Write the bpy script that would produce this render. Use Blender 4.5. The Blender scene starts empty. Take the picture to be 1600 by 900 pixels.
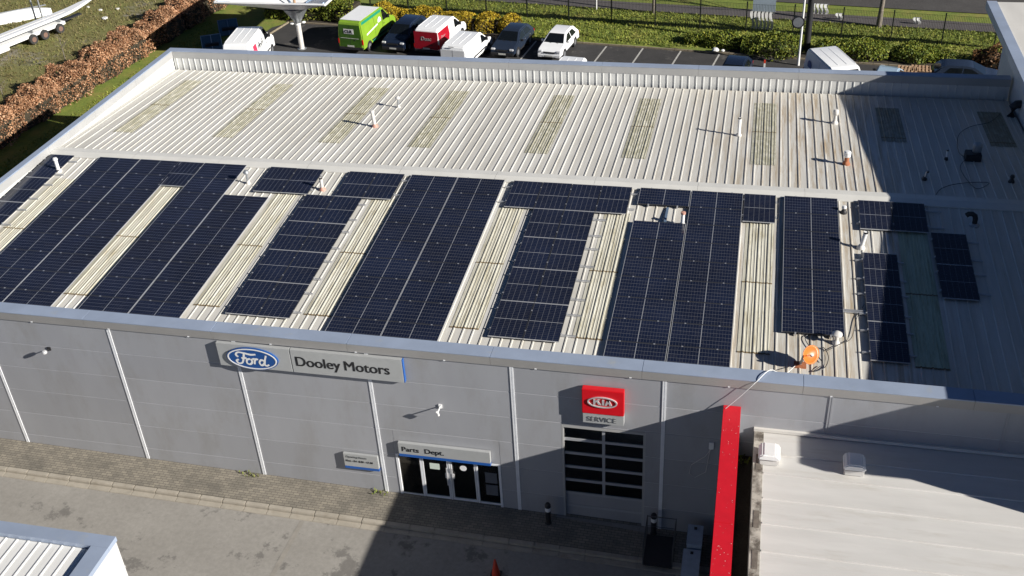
import bpy, bmesh, math, random
from mathutils import Vector, Matrix
random.seed(11)
S = bpy.context.scene
COL = S.collection

# ---------------------------------------------------------------- camera
F_PX, PITCH, YAW, ROLL = 1668.98, 0.579692, -0.246768, -0.059384
CAM = Vector((14.4693, -40.4116, 27.9256))
_cp, _sp, _cy, _sy = math.cos(PITCH), math.sin(PITCH), math.cos(YAW), math.sin(YAW)
FW = Vector((_sy*_cp, _cy*_cp, -_sp)); _R = Vector((_cy, -_sy, 0)); _U = _R.cross(FW)
RT = math.cos(ROLL)*_R + math.sin(ROLL)*_U
UP = -math.sin(ROLL)*_R + math.cos(ROLL)*_U
cd = bpy.data.cameras.new('camera'); cam = bpy.data.objects.new('camera', cd); COL.objects.link(cam)
cd.sensor_width = 36.0; cd.lens = 36.0*F_PX/1600.0; cd.clip_start = 0.5; cd.clip_end = 3000
cam.matrix_world = Matrix(((RT.x, UP.x, -FW.x, CAM.x), (RT.y, UP.y, -FW.y, CAM.y), (RT.z, UP.z, -FW.z, CAM.z), (0, 0, 0, 1)))
S.camera = cam
# ---------------------------------------------------------------- light
SUN_TO = Vector((2.05, -0.62, 1.0)).normalized()
EL = math.asin(SUN_TO.z); AZ = math.atan2(SUN_TO.x, SUN_TO.y)
w = bpy.data.worlds.new('World'); S.world = w; w.use_nodes = True
nt = w.node_tree; nt.nodes.clear()
sky = nt.nodes.new('ShaderNodeTexSky'); sky.sky_type = 'NISHITA'; sky.sun_disc = False
sky.sun_elevation = EL; sky.sun_rotation = AZ; sky.air_density = 0.36; sky.dust_density = 0.1; sky.ozone_density = 3.0
bg = nt.nodes.new('ShaderNodeBackground'); bg.inputs['Strength'].default_value = 0.05
wo = nt.nodes.new('ShaderNodeOutputWorld')
nt.links.new(sky.outputs[0], bg.inputs[0]); nt.links.new(bg.outputs[0], wo.inputs[0])
sd = bpy.data.lights.new('sun', 'SUN'); sd.energy = 5.0; sd.angle = math.radians(0.53); sd.color = (1.0, 0.955, 0.88)
sun = bpy.data.objects.new('sun', sd); COL.objects.link(sun)
sun.rotation_euler = SUN_TO.to_track_quat('Z', 'Y').to_euler(); sun.location = (60, -20, 40)
S.view_settings.view_transform = 'Standard'; S.view_settings.look = 'None'
S.view_settings.exposure = 0.63; S.view_settings.gamma = 1.0; S.view_settings.use_curve_mapping = False
S.render.engine = 'CYCLES'

# ---------------------------------------------------------------- pixel -> place (1600 x 900 photograph)
def ray(x, y): return FW + (x-800)/F_PX*RT - (y-450)/F_PX*UP
def onz(x, y, z): d = ray(x, y); return CAM + d*((z-CAM.z)/d.z)
def ony(x, y, Y): d = ray(x, y); return CAM + d*((Y-CAM.y)/d.y)
AL = 0.0549625; TA = math.tan(AL)
YR = 0.45; ZS = 6.168                                   # ridge line, roof sheet height at y = 0 (front slope)
ZRIDGE = ZS + TA*YR
def zfront(y): return ZS + TA*y
def zback(y): return ZRIDGE - TA*(y-YR)
def front(x, y):
    d = ray(x, y); t = (ZS + TA*CAM.y - CAM.z)/(d.z - TA*d.y); return CAM + d*t
def back(x, y):
    d = ray(x, y); c = ZRIDGE + TA*YR; t = (c - TA*CAM.y - CAM.z)/(d.z + TA*d.y); return CAM + d*t
def PV(x): return -0.2 - 0.0227*max(-60, min(40, x))      # pavement level along the front wall
def RD(x): return PV(x) - 0.12                          # yard level

# ---------------------------------------------------------------- helpers
def link(o, parent=None):
    COL.objects.link(o)
    if parent is not None: o.parent = parent
    return o
def tag(o, label=None, cat=None, group=None, kind=None):
    if label: o['label'] = label
    if cat: o['category'] = cat
    if group: o['group'] = group
    if kind: o['kind'] = kind
    return o
def thing(name, label, cat, loc=(0, 0, 0), rotz=0.0, group=None):
    o = bpy.data.objects.new(name, None); link(o); o.location = loc; o.rotation_euler = (0, 0, rotz)
    o.empty_display_size = 0.3
    return tag(o, label, cat, group)
class MB:
    def __init__(s): s.v = []; s.f = []; s.m = []
    def add(s, vs, fs, m=0):
        b = len(s.v); s.v += [tuple(v) for v in vs]; s.f += [tuple(b+i for i in f) for f in fs]; s.m += [m]*len(fs); return s
    def box(s, x0, x1, y0, y1, z0, z1, m=0):
        return s.add([(x0,y0,z0),(x1,y0,z0),(x1,y1,z0),(x0,y1,z0),(x0,y0,z1),(x1,y0,z1),(x1,y1,z1),(x0,y1,z1)],
                     [(3,2,1,0),(4,5,6,7),(0,1,5,4),(1,2,6,5),(2,3,7,6),(3,0,4,7)], m)
    def quad(s, a, b, c, d, m=0): return s.add([a,b,c,d], [(0,1,2,3)], m)
    def prism(s, poly, fn, a, b, m=0):
        n = len(poly); vs = [fn(p, a) for p in poly] + [fn(p, b) for p in poly]
        fs = [tuple(range(n))[::-1], tuple(range(n, 2*n))] + [(i, (i+1) % n, n+(i+1) % n, n+i) for i in range(n)]
        return s.add(vs, fs, m)
    def tube(s, pts, r, n=8, m=0, caps=True):
        pts = [Vector(p) for p in pts]; k = len(pts); rr = r if isinstance(r, (list, tuple)) else [r]*k
        vs = []
        for i, p in enumerate(pts):
            t = (pts[min(i+1, k-1)] - pts[max(i-1, 0)]).normalized()
            a = t.cross(Vector((0, 0, 1)))
            if a.length < 1e-3: a = t.cross(Vector((1, 0, 0)))
            a.normalize(); b = t.cross(a)
            for j in range(n):
                q = 2*math.pi*j/n; vs.append(p + rr[i]*(math.cos(q)*a + math.sin(q)*b))
        fs = [(i*n+j, i*n+(j+1) % n, (i+1)*n+(j+1) % n, (i+1)*n+j) for i in range(k-1) for j in range(n)]
        if caps: fs += [tuple(range(n))[::-1], tuple((k-1)*n+j for j in range(n))]
        return s.add(vs, fs, m)
    def lathe(s, prof, c=(0, 0, 0), n=16, m=0, axis='z'):
        vs = []; k = len(prof)
        for r, h in prof:
            for j in range(n):
                q = 2*math.pi*j/n; a, b = r*math.cos(q), r*math.sin(q)
                vs.append((c[0]+a, c[1]+b, c[2]+h) if axis == 'z' else ((c[0]+h, c[1]+a, c[2]+b) if axis == 'x' else (c[0]+a, c[1]+h, c[2]+b)))
        fs = [(i*n+j, i*n+(j+1) % n, (i+1)*n+(j+1) % n, (i+1)*n+j) for i in range(k-1) for j in range(n)]
        fs += [tuple(range(n))[::-1], tuple((k-1)*n+j for j in range(n))]
        return s.add(vs, fs, m)
    def mesh(s, name, mats, smooth=False, bevel=0, fix=True):
        me = bpy.data.meshes.new(name); me.from_pydata(s.v, [], s.f)
        for mt in (mats if isinstance(mats, (list, tuple)) else [mats]): me.materials.append(mt)
        me.polygons.foreach_set('material_index', s.m)
        bm = bmesh.new(); bm.from_mesh(me)
        if fix: bmesh.ops.recalc_face_normals(bm, faces=bm.faces)
        if bevel:
            ed = [e for e in bm.edges if len(e.link_faces) == 2 and e.calc_face_angle(0) > 0.5]
            bmesh.ops.bevel(bm, geom=ed, offset=bevel, segments=2, affect='EDGES', clamp_overlap=True)
        if smooth:
            for f in bm.faces: f.smooth = True
            for e in bm.edges:
                if len(e.link_faces) == 2 and e.calc_face_angle(0) > 0.7: e.smooth = False
        bm.to_mesh(me); bm.free(); me.update()
        return me
    def obj(s, name, mats, parent=None, loc=None, world=False, **k):
        o = bpy.data.objects.new(name, s.mesh(name, mats, **k)); link(o, parent)
        if loc is not None: o.location = loc
        if world and parent is not None: o.matrix_parent_inverse = Matrix.Translation(-Vector(parent.location))
        return o
def inst(name, me, parent=None, loc=(0,0,0), rot=(0,0,0), scale=(1,1,1), world=False):
    o = bpy.data.objects.new(name, me); link(o, parent); o.location = loc; o.rotation_euler = rot; o.scale = scale
    if world and parent is not None: o.matrix_parent_inverse = Matrix.Translation(-Vector(parent.location))
    return o

# ---------------------------------------------------------------- materials
def new_mat(name):
    m = bpy.data.materials.new(name); m.use_nodes = True; t = m.node_tree
    return m, t, t.nodes['Principled BSDF']
def N(t, typ, **k):
    n = t.nodes.new(typ)
    for a, b in k.items(): setattr(n, a, b)
    return n
def noise(t, coord, scale, detail=4, rough=0.6, stretch=None):
    n = N(t, 'ShaderNodeTexNoise'); n.inputs['Scale'].default_value = scale; n.inputs['Detail'].default_value = detail; n.inputs['Roughness'].default_value = rough
    if stretch:
        mp = N(t, 'ShaderNodeMapping'); mp.inputs['Scale'].default_value = stretch; t.links.new(coord, mp.inputs[0]); coord = mp.outputs[0]
    t.links.new(coord, n.inputs['Vector']); return n.outputs['Fac']
def ramp(t, fac, stops):
    r = N(t, 'ShaderNodeValToRGB'); e = r.color_ramp.elements
    while len(e) < len(stops): e.new(0.5)
    for i, (p, c) in enumerate(stops):
        e[i].position = p; e[i].color = (*c, 1) if len(c) == 3 else c
    t.links.new(fac, r.inputs[0]); return r.outputs[0]
def mix(t, fac, a, b, mode='MIX'):
    n = N(t, 'ShaderNodeMix', data_type='RGBA', blend_type=mode)
    for sock, v in ((n.inputs[0], fac), (n.inputs[6], a), (n.inputs[7], b)):
        if hasattr(v, 'links'): t.links.new(v, sock)
        elif isinstance(v, (int, float)): sock.default_value = v
        else: sock.default_value = (*v, 1)
    return n.outputs[2]
def g3(v): return (v, v, v)
def mat(name, c, rough=0.6, metal=0.0, var=0.12, scale=3.0, bump=0.0, bscale=30.0, stretch=None, spec=0.5, coords='pos', dirt=None, dscale=1.2, dlo=0.52, dhi=0.75, orand=0.0):
    m, t, b = new_mat(name)
    co = N(t, 'ShaderNodeNewGeometry').outputs['Position'] if coords == 'pos' else N(t, 'ShaderNodeTexCoord').outputs['Object']
    f = noise(t, co, scale, 5, 0.6, stretch)
    lo = tuple(x*(1-var) for x in c); hi = tuple(min(1, x*(1+var)) for x in c)
    col = ramp(t, f, [(0.3, lo), (0.7, hi)])
    if dirt:
        d = noise(t, co, dscale, 6, 0.7, stretch)
        fac = ramp(t, d, [(dlo, g3(0)), (dhi, g3(1))]); col = mix(t, fac, col, dirt)
    if orand:
        oi = N(t, 'ShaderNodeObjectInfo').outputs['Random']; col = mix(t, 1.0, col, ramp(t, oi, [(0, g3(1-orand)), (1, g3(1+orand))]), 'MULTIPLY')
    t.links.new(col, b.inputs['Base Color'])
    b.inputs['Roughness'].default_value = rough; b.inputs['Metallic'].default_value = metal; b.inputs['Specular IOR Level'].default_value = spec
    if bump:
        bn = N(t, 'ShaderNodeBump'); bn.inputs['Strength'].default_value = bump; bn.inputs['Distance'].default_value = 0.02
        t.links.new(noise(t, co, bscale, 4, 0.6), bn.inputs['Height']); t.links.new(bn.outputs[0], b.inputs['Normal'])
    return m
def glassmat(name, tint, alpha_mix, rough=0.05):
    m, t, b = new_mat(name); t.nodes.remove(b)
    out = t.nodes['Material Output']; tr = N(t, 'ShaderNodeBsdfTransparent'); tr.inputs[0].default_value = (*tint, 1)
    gl = N(t, 'ShaderNodeBsdfGlossy'); gl.inputs['Roughness'].default_value = rough
    fr = N(t, 'ShaderNodeFresnel'); fr.inputs[0].default_value = 1.5
    ad = N(t, 'ShaderNodeMath', operation='ADD'); ad.inputs[1].default_value = alpha_mix
    t.links.new(fr.outputs[0], ad.inputs[0]); ms = N(t, 'ShaderNodeMixShader')
    t.links.new(ad.outputs[0], ms.inputs[0]); t.links.new(tr.outputs[0], ms.inputs[1]); t.links.new(gl.outputs[0], ms.inputs[2])
    t.links.new(ms.outputs[0], out.inputs[0]); return m

# roof sheet: cream coated steel with streaks running down the slope and grey grime
def roof_mat():
    m, t, b = new_mat('roof_coating'); co = N(t, 'ShaderNodeNewGeometry').outputs['Position']
    base = ramp(t, noise(t, co, 1.1, 5, 0.65, (2.4, 0.25, 1)), [(0.28, (0.53, 0.51, 0.46)), (0.72, (0.665, 0.65, 0.61))])
    st = ramp(t, noise(t, co, 2.0, 6, 0.7, (4.5, 0.16, 1)), [(0.56, g3(0)), (0.76, g3(1))])
    col = mix(t, st, base, (0.47, 0.435, 0.37))
    sep = N(t, 'ShaderNodeSeparateXYZ'); t.links.new(co, sep.inputs[0])
    # rustier wear towards the flues on the right part of the roof
    mr = N(t, 'ShaderNodeMapRange'); mr.inputs[1].default_value = 9; mr.inputs[2].default_value = 17; t.links.new(sep.outputs[0], mr.inputs[0])
    rs = ramp(t, noise(t, co, 1.7, 6, 0.75, (3.2, 0.14, 1)), [(0.46, g3(0)), (0.64, g3(0.85))])
    mm = N(t, 'ShaderNodeMath', operation='MULTIPLY'); t.links.new(rs, mm.inputs[0]); mr2 = N(t, 'ShaderNodeMapRange'); mr2.inputs[1].default_value = 23; mr2.inputs[2].default_value = 19.5; t.links.new(sep.outputs[0], mr2.inputs[0])  # wear faded out under the hall's shadow, so colour makes that shade cooler
    m3 = N(t, 'ShaderNodeMath', operation='MULTIPLY'); t.links.new(mr.outputs[0], m3.inputs[0]); t.links.new(mr2.outputs[0], m3.inputs[1]); t.links.new(m3.outputs[0], mm.inputs[1])
    col = mix(t, mm.outputs[0], col, (0.36, 0.265, 0.15))
    sp = ramp(t, noise(t, co, 9, 5, 0.7), [(0.62, g3(0)), (0.74, g3(0.5))]); col = mix(t, sp, col, (0.36, 0.35, 0.31))
    oi = N(t, 'ShaderNodeObjectInfo').outputs['Random']; col = mix(t, 1.0, col, ramp(t, oi, [(0, g3(.94)), (1, g3(1.04))]), 'MULTIPLY')
    t.links.new(col, b.inputs['Base Color']); b.inputs['Roughness'].default_value = 0.5; return m
def sky_mat(name='rooflight_grp', tint=None):
    m, t, b = new_mat(name); co = N(t, 'ShaderNodeNewGeometry').outputs['Position']
    base = ramp(t, noise(t, co, 1.3, 5, 0.65, (2, 0.35, 1)), [(0.3, (0.47, 0.45, 0.365)), (0.7, (0.64, 0.62, 0.535))])
    st = ramp(t, noise(t, co, 2.6, 6, 0.75, (4.0, 0.3, 1)), [(0.50, g3(0)), (0.68, g3(1))])
    col = mix(t, st, base, (0.33, 0.29, 0.185))
    sep = N(t, 'ShaderNodeSeparateXYZ'); t.links.new(co, sep.inputs[0])
    mr = N(t, 'ShaderNodeMapRange'); mr.inputs[1].default_value = 1.0; mr.inputs[2].default_value = 3.0; t.links.new(sep.outputs[1], mr.inputs[0])
    lich = ramp(t, noise(t, co, 3.2, 6, 0.75, (1.6, 0.6, 1)), [(0.40, g3(0)), (0.58, g3(0.9))])
    mm = N(t, 'ShaderNodeMath', operation='MULTIPLY'); t.links.new(lich, mm.inputs[0]); t.links.new(mr.outputs[0], mm.inputs[1])
    col = mix(t, mm.outputs[0], col, (0.33, 0.315, 0.22))
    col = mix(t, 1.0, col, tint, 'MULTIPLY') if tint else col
    t.links.new(col, b.inputs['Base Color']); b.inputs['Roughness'].default_value = 0.45; return m
def panel_mat():
    m, t, b = new_mat('solar_cells'); uv = N(t, 'ShaderNodeUVMap').outputs[0]
    sep = N(t, 'ShaderNodeSeparateXYZ'); t.links.new(uv, sep.inputs[0])
    def M(op, a, bb=None):
        n = N(t, 'ShaderNodeMath', operation=op)
        for i, v in enumerate((a, bb)):
            if v is None: continue
            if isinstance(v, (int, float)): n.inputs[i].default_value = v
            else: t.links.new(v, n.inputs[i])
        return n.outputs[0]
    def lines(c, n, wd):
        fr = M('FRACT', M('MULTIPLY', c, n)); d = M('ABSOLUTE', M('SUBTRACT', fr, 0.5)); return M('GREATER_THAN', d, 0.5-wd)
    lu = lines(sep.outputs[0], 6, 0.028); lv = lines(sep.outputs[1], 20, 0.035)
    mid = M('LESS_THAN', M('ABSOLUTE', M('SUBTRACT', sep.outputs[1], 0.5)), 0.006)
    co = N(t, 'ShaderNodeNewGeometry').outputs['Position']
    oi = N(t, 'ShaderNodeObjectInfo').outputs['Random']
    cell = ramp(t, noise(t, co, 0.5, 3, 0.5), [(0.3, (0.006, 0.009, 0.023)), (0.7, (0.011, 0.017, 0.043))])
    cell = mix(t, ramp(t, oi, [(0.0, g3(0)), (1.0, g3(0.35))]), cell, (0.010, 0.011, 0.020))
    dust = ramp(t, noise(t, co, 5, 5, 0.7), [(0.5, g3(0)), (0.85, g3(0.10))]); cell = mix(t, dust, cell, (0.20, 0.18, 0.15))
    col = mix(t, M('MULTIPLY', lv, 0.6), cell, (0.12, 0.125, 0.14))
    col = mix(t, M('MULTIPLY', lu, 0.7), col, (0.17, 0.175, 0.19))
    col = mix(t, mid, col, (0.27, 0.28, 0.30))
    t.links.new(col, b.inputs['Base Color']); b.inputs['Roughness'].default_value = 0.12; b.inputs['IOR'].default_value = 1.45
    return m
def ground_mat(name, stops, sc, patch=None, psc=0.3, plo=0.5, phi=0.62, bump=0.5, rough=0.95, fa=(0.55, 1.25)):
    m, t, b = new_mat(name); co = N(t, 'ShaderNodeNewGeometry').outputs['Position']
    col = ramp(t, noise(t, co, sc, 8, 0.72), stops)
    fine = ramp(t, noise(t, co, sc*14, 4, 0.7), [(0.3, g3(fa[0])), (0.7, g3(fa[1]))]); col = mix(t, 1.0, col, fine, 'MULTIPLY')
    if patch:
        f = ramp(t, noise(t, co, psc, 6, 0.7), [(plo, g3(0)), (phi, g3(1))])
        c2 = mix(t, 1.0, patch, fine, 'MULTIPLY'); col = mix(t, f, col, c2)
    t.links.new(col, b.inputs['Base Color']); b.inputs['Roughness'].default_value = rough
    bn = N(t, 'ShaderNodeBump'); bn.inputs['Strength'].default_value = bump; bn.inputs['Distance'].default_value = 0.05
    t.links.new(noise(t, co, sc*8, 6, 0.7), bn.inputs['Height']); t.links.new(bn.outputs[0], b.inputs['Normal'])
    return m
def paver_mat():
    m, t, b = new_mat('block_paving'); co = N(t, 'ShaderNodeNewGeometry').outputs['Position']
    br = N(t, 'ShaderNodeTexBrick'); br.inputs['Scale'].default_value = 1.0; br.inputs['Brick Width'].default_value = 0.24; br.inputs['Row Height'].default_value = 0.12
    br.inputs['Mortar Size'].default_value = 0.008; br.inputs['Color1'].default_value = (0.28, 0.25, 0.20, 1); br.inputs['Color2'].default_value = (0.20, 0.18, 0.148, 1)
    br.inputs['Mortar'].default_value = (0.08, 0.072, 0.06, 1); t.links.new(co, br.inputs[0])
    d = ramp(t, noise(t, co, 0.9, 6, 0.7), [(0.46, g3(0)), (0.68, g3(0.6))]); col = mix(t, d, br.outputs[0], (0.10, 0.093, 0.08))
    t.links.new(col, b.inputs['Base Color']); b.inputs['Roughness'].default_value = 0.85
    bn = N(t, 'ShaderNodeBump'); bn.inputs['Strength'].default_value = 0.6; bn.inputs['Distance'].default_value = 0.01
    t.links.new(br.outputs['Fac'], bn.inputs['Height']); bn.invert = True; t.links.new(bn.outputs[0], b.inputs['Normal']); return m
def leaf_mat(name, stops):
    m, t, b = new_mat(name); co = N(t, 'ShaderNodeNewGeometry')
    r = ramp(t, co.outputs['Random Per Island'], stops)
    lg = ramp(t, noise(t, co.outputs['Position'], 0.7, 3, 0.6), [(0.3, g3(0.6)), (0.7, g3(1.25))])
    col = mix(t, 1.0, r, lg, 'MULTIPLY'); t.links.new(col, b.inputs['Base Color']); b.inputs['Roughness'].default_value = 0.6
    b.inputs['Specular IOR Level'].default_value = 0.25
    return m
MT = dict(
    roof=roof_mat(), rooflight=sky_mat(), greener=sky_mat('greener_rooflight', (0.70, 0.84, 0.74)), darker=sky_mat('darker_rooflight', (0.52, 0.54, 0.54)), cells=panel_mat(),
    frame=mat('panel_frame', (0.045, 0.047, 0.055), 0.4, 0.2, 0.05), frameend=mat('panel_frame_end', (0.46, 0.47, 0.49), 0.4, 0.3, 0.05),
    alu=mat('rail_aluminium', (0.55, 0.56, 0.58), 0.4, 0.6, 0.08),
    cap=mat('cap_metal', (0.33, 0.39, 0.50), 0.42, 0.15, 0.10, 1.2, stretch=(0.6, 0.6, 1), dirt=(0.40, 0.42, 0.42), dscale=2.2, dlo=0.6, dhi=0.8),
    fascia=mat('fascia_metal', (0.33, 0.32, 0.31), 0.5, 0.2, 0.06, 0.8),
    fascia_in=mat('inner_fascia', (0.40, 0.40, 0.395), 0.5, 0.1, 0.06, 0.8),
    lining=mat('lining_white', (0.62, 0.625, 0.61), 0.5, 0.0, 0.08, 1.5, dirt=(0.34, 0.31, 0.24), dscale=1.5, dlo=0.62, dhi=0.85),
    clad=mat('wall_cladding', (0.325, 0.33, 0.35), 0.38, 0.0, 0.05, 0.7, stretch=(1, 1, .35), dirt=(0.275, 0.272, 0.27), dscale=1.1, dlo=0.5, dhi=0.8, orand=.045),
    joint=mat('cladding_joint', (0.56, 0.56, 0.57), 0.6, 0.0, 0.05),
    trim=mat('white_trim', (0.74, 0.75, 0.77), 0.45, 0.0, 0.05),
    dark=mat('dark_void', (0.012, 0.012, 0.014), 0.9, 0.0, 0.1),
    black=mat('black_plastic', (0.022, 0.022, 0.025), 0.5, 0.0, 0.1),
    rubber=mat('rubber', (0.03, 0.03, 0.03), 0.85, 0.0, 0.2),
    white=mat('white_paint', (0.78, 0.78, 0.77), 0.35, 0.0, 0.03),
    vanwhite=mat('vehicle_white', (0.82, 0.83, 0.84), 0.22, 0.0, 0.02),
    signgrey=mat('sign_silver', (0.44, 0.45, 0.45), 0.42, 0.2, 0.03),
    signblue=mat('sign_blue', (0.012, 0.075, 0.27), 0.3, 0.0, 0.06),
    stripe=mat('stripe_blue', (0.02, 0.10, 0.36), 0.35, 0.0, 0.05),
    ink=mat('black_lettering', (0.012, 0.013, 0.016), 0.4, 0.0, 0.02),
    greyink=mat('grey_lettering', (0.12, 0.125, 0.13), 0.45, 0.0, 0.05),
    chrome=mat('chrome', (0.75, 0.75, 0.76), 0.28, 0.45, 0.02),
    red=mat('sign_red', (0.62, 0.008, 0.016), 0.35, 0.0, 0.05),
    redcap=mat('red_cap', (0.60, 0.012, 0.024), 0.4, 0.0, 0.06, dirt=(0.72, 0.32, 0.28), dscale=7, dlo=0.665, dhi=0.70),
    membrane=mat('roof_membrane', (0.60, 0.585, 0.56), 0.6, 0.0, 0.06, 1.2, stretch=(0.35, 2.2, 1), dirt=(0.46, 0.43, 0.38), dscale=1.0, dlo=0.55, dhi=0.85),
    gutter=mat('grimy_concrete', (0.42, 0.39, 0.34), 0.85, 0.0, 0.25, 4, dirt=(0.10, 0.085, 0.07), dscale=1.6, dlo=0.45, dhi=0.62),
    kerb=mat('kerb_concrete', (0.36, 0.325, 0.27), 0.85, 0.0, 0.15, 3, bump=0.3, dirt=(0.22, 0.19, 0.15), dscale=1.5),
    paver=paver_mat(),
    yard=ground_mat('yard_concrete', [(0.3, (0.25, 0.235, 0.212)), (0.7, (0.305, 0.288, 0.262))], 0.45, (0.165, 0.155, 0.142), 0.7, 0.575, 0.63, 0.12, fa=(0.88, 1.08)),
    asphalt=ground_mat('asphalt', [(0.3, (0.028, 0.027, 0.027)), (0.7, (0.052, 0.049, 0.048))], 0.8, (0.095, 0.088, 0.08), 0.5, 0.58, 0.63, 0.3, fa=(0.75, 1.2)),
    road=ground_mat('road_asphalt', [(0.3, (0.050, 0.046, 0.044)), (0.7, (0.080, 0.075, 0.071))], 0.8, None, bump=0.3),
    path=ground_mat('path_asphalt', [(0.3, (0.085, 0.075, 0.075)), (0.7, (0.12, 0.108, 0.105))], 0.9, None, bump=0.3),
    grass=ground_mat('grass', [(0.25, (0.10, 0.15, 0.02)), (0.5, (0.165, 0.21, 0.03)), (0.75, (0.23, 0.24, 0.04))], 0.7, (0.24, 0.215, 0.05), 0.4, 0.5, 0.7, fa=(0.7, 1.2)),
    waste=ground_mat('waste_ground', [(0.25, (0.13, 0.115, 0.04)), (0.5, (0.175, 0.165, 0.052)), (0.75, (0.165, 0.195, 0.042))], 0.35, (0.25, 0.225, 0.195), 0.16, 0.55, 0.66, fa=(0.72, 1.2)),
    soil=ground_mat('dark_soil', [(0.3, (0.03, 0.024, 0.017)), (0.7, (0.06, 0.047, 0.033))], 1.2),
    bark=mat('bark', (0.19, 0.165, 0.135), 0.9, 0.0, 0.3, 6, bump=0.5),
    brownleaf=leaf_mat('beech_leaves', [(0.0, (0.15, 0.062, 0.030)), (0.35, (0.32, 0.155, 0.078)), (0.7, (0.46, 0.255, 0.14)), (1.0, (0.55, 0.355, 0.22))]),
    greenleaf=leaf_mat('laurel_leaves', [(0.0, (0.045, 0.075, 0.012)), (0.45, (0.13, 0.175, 0.022)), (0.8, (0.22, 0.245, 0.03)), (1.0, (0.30, 0.29, 0.045))]),
    yellowleaf=leaf_mat('golden_leaves', [(0.0, (0.18, 0.12, 0.012)), (0.4, (0.36, 0.245, 0.016)), (0.8, (0.50, 0.36, 0.022)), (1.0, (0.58, 0.44, 0.045))]),
    redleaf=leaf_mat('russet_leaves', [(0.0, (0.06, 0.035, 0.015)), (0.5, (0.15, 0.075, 0.03)), (1.0, (0.26, 0.13, 0.05))]),
    grassblade=leaf_mat('grass_blades', [(0.0, (0.12, 0.17, 0.022)), (0.5, (0.20, 0.235, 0.035)), (1.0, (0.28, 0.27, 0.055))]),
    dryblade=leaf_mat('dry_blades', [(0.0, (0.13, 0.105, 0.045)), (0.5, (0.19, 0.155, 0.07)), (1.0, (0.165, 0.17, 0.048))]),
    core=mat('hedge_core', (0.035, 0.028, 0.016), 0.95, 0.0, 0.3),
    carglass=mat('vehicle_glass', (0.006, 0.008, 0.010), 0.05, 0.0, 0.05),
    pane=glassmat('window_glass', (0.7, 0.74, 0.75), 0.05),
    rim=mat('wheel_rim', (0.35, 0.36, 0.38), 0.35, 0.6, 0.05),
    tail=mat('tail_light', (0.55, 0.01, 0.012), 0.2, 0.0, 0.05),
    lamp=mat('head_light', (0.75, 0.76, 0.78), 0.1, 0.3, 0.05),
    plate=mat('number_plate', (0.62, 0.62, 0.58), 0.4, 0.0, 0.05),
    navy=mat('navy_paint', (0.012, 0.020, 0.042), 0.2, 0.1, 0.05),
    darkgrey=mat('dark_grey_paint', (0.022, 0.032, 0.055), 0.2, 0.1, 0.05),
    paleblue=mat('pale_blue_paint', (0.30, 0.40, 0.50), 0.25, 0.0, 0.05),
    lime=mat('lime_paint', (0.21, 0.36, 0.03), 0.3, 0.0, 0.10, 1.5),
    vangreen=mat('green_paint', (0.05, 0.13, 0.014), 0.3, 0.0, 0.15, 1.5),
    teal=mat('teal_paint', (0.015, 0.24, 0.13), 0.3, 0.0, 0.08),
    vanred=mat('crimson_paint', (0.36, 0.008, 0.022), 0.3, 0.0, 0.06),
    pinkred=mat('pink_red_mark', (0.80, 0.045, 0.10), 0.35, 0.0, 0.05),
    orange=mat('orange_plastic', (0.58, 0.16, 0.025), 0.4, 0.0, 0.12, 5),
    pvc=mat('grey_white_pvc', (0.62, 0.60, 0.57), 0.5, 0.0, 0.1, 5),
    pinkpvc=mat('pinkish_flashing', (0.50, 0.27, 0.21), 0.6, 0.0, 0.15, 5),
    zinc=mat('zinc', (0.40, 0.42, 0.44), 0.4, 0.6, 0.1, 5),
    wood=mat('pallet_wood', (0.42, 0.27, 0.16), 0.8, 0.0, 0.2, 5),
    card=mat('cardboard', (0.48, 0.29, 0.15), 0.8, 0.0, 0.12, 5),
    paper=mat('paper', (0.60, 0.68, 0.60), 0.7, 0.0, 0.04),
    steelblue=mat('blue_grey_steel', (0.17, 0.24, 0.34), 0.4, 0.3, 0.08),
    blueglass=mat('blue_pane', (0.05, 0.11, 0.16), 0.08, 0.0, 0.2, 0.8, spec=0.8),
    tallwhite=mat('tall_roof_white', (0.62, 0.60, 0.56), 0.6, 0.0, 0.06, 0.8, stretch=(1.5, 0.4, 1), dirt=(0.25, 0.23, 0.20), dscale=1.8, dlo=0.66, dhi=0.78),
    tallwall=mat('tall_wall', (0.55, 0.55, 0.54), 0.6, 0.0, 0.05),
    cone=mat('cone_orange_red', (0.60, 0.05, 0.02), 0.5, 0.0, 0.08),
    yellowpole=mat('yellow_pole', (0.55, 0.42, 0.10), 0.5, 0.0, 0.1),
    bluegrey=mat('light_blue_sheet', (0.42, 0.50, 0.58), 0.5, 0.0, 0.08),
)
def text(body, size, mt, parent, loc, rot=(math.pi/2, 0, 0), extrude=0.012, bold=0.0, shear=0.0, name='lettering', sx=1.0, sp=1.0):
    cu = bpy.data.curves.new(name, 'FONT'); cu.body = body; cu.size = size; cu.extrude = extrude; cu.offset = bold; cu.shear = shear; cu.space_character = sp
    to = bpy.data.objects.new('tmp', cu); COL.objects.link(to)
    dg = bpy.context.evaluated_depsgraph_get(); me = bpy.data.meshes.new_from_object(to.evaluated_get(dg))
    bpy.data.objects.remove(to); me.name = name; me.materials.clear(); me.materials.append(mt)
    return inst(name, me, parent, loc, rot, (sx, 1, 1))

def bold_text(body, size, mt, parent, loc, sx, d=.012):
    for k, q in enumerate((-d, 0, d)): text(body, size, mt, parent, (loc[0]+q, loc[1]-.0012*k, loc[2]), sx=sx, extrude=.006)

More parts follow.
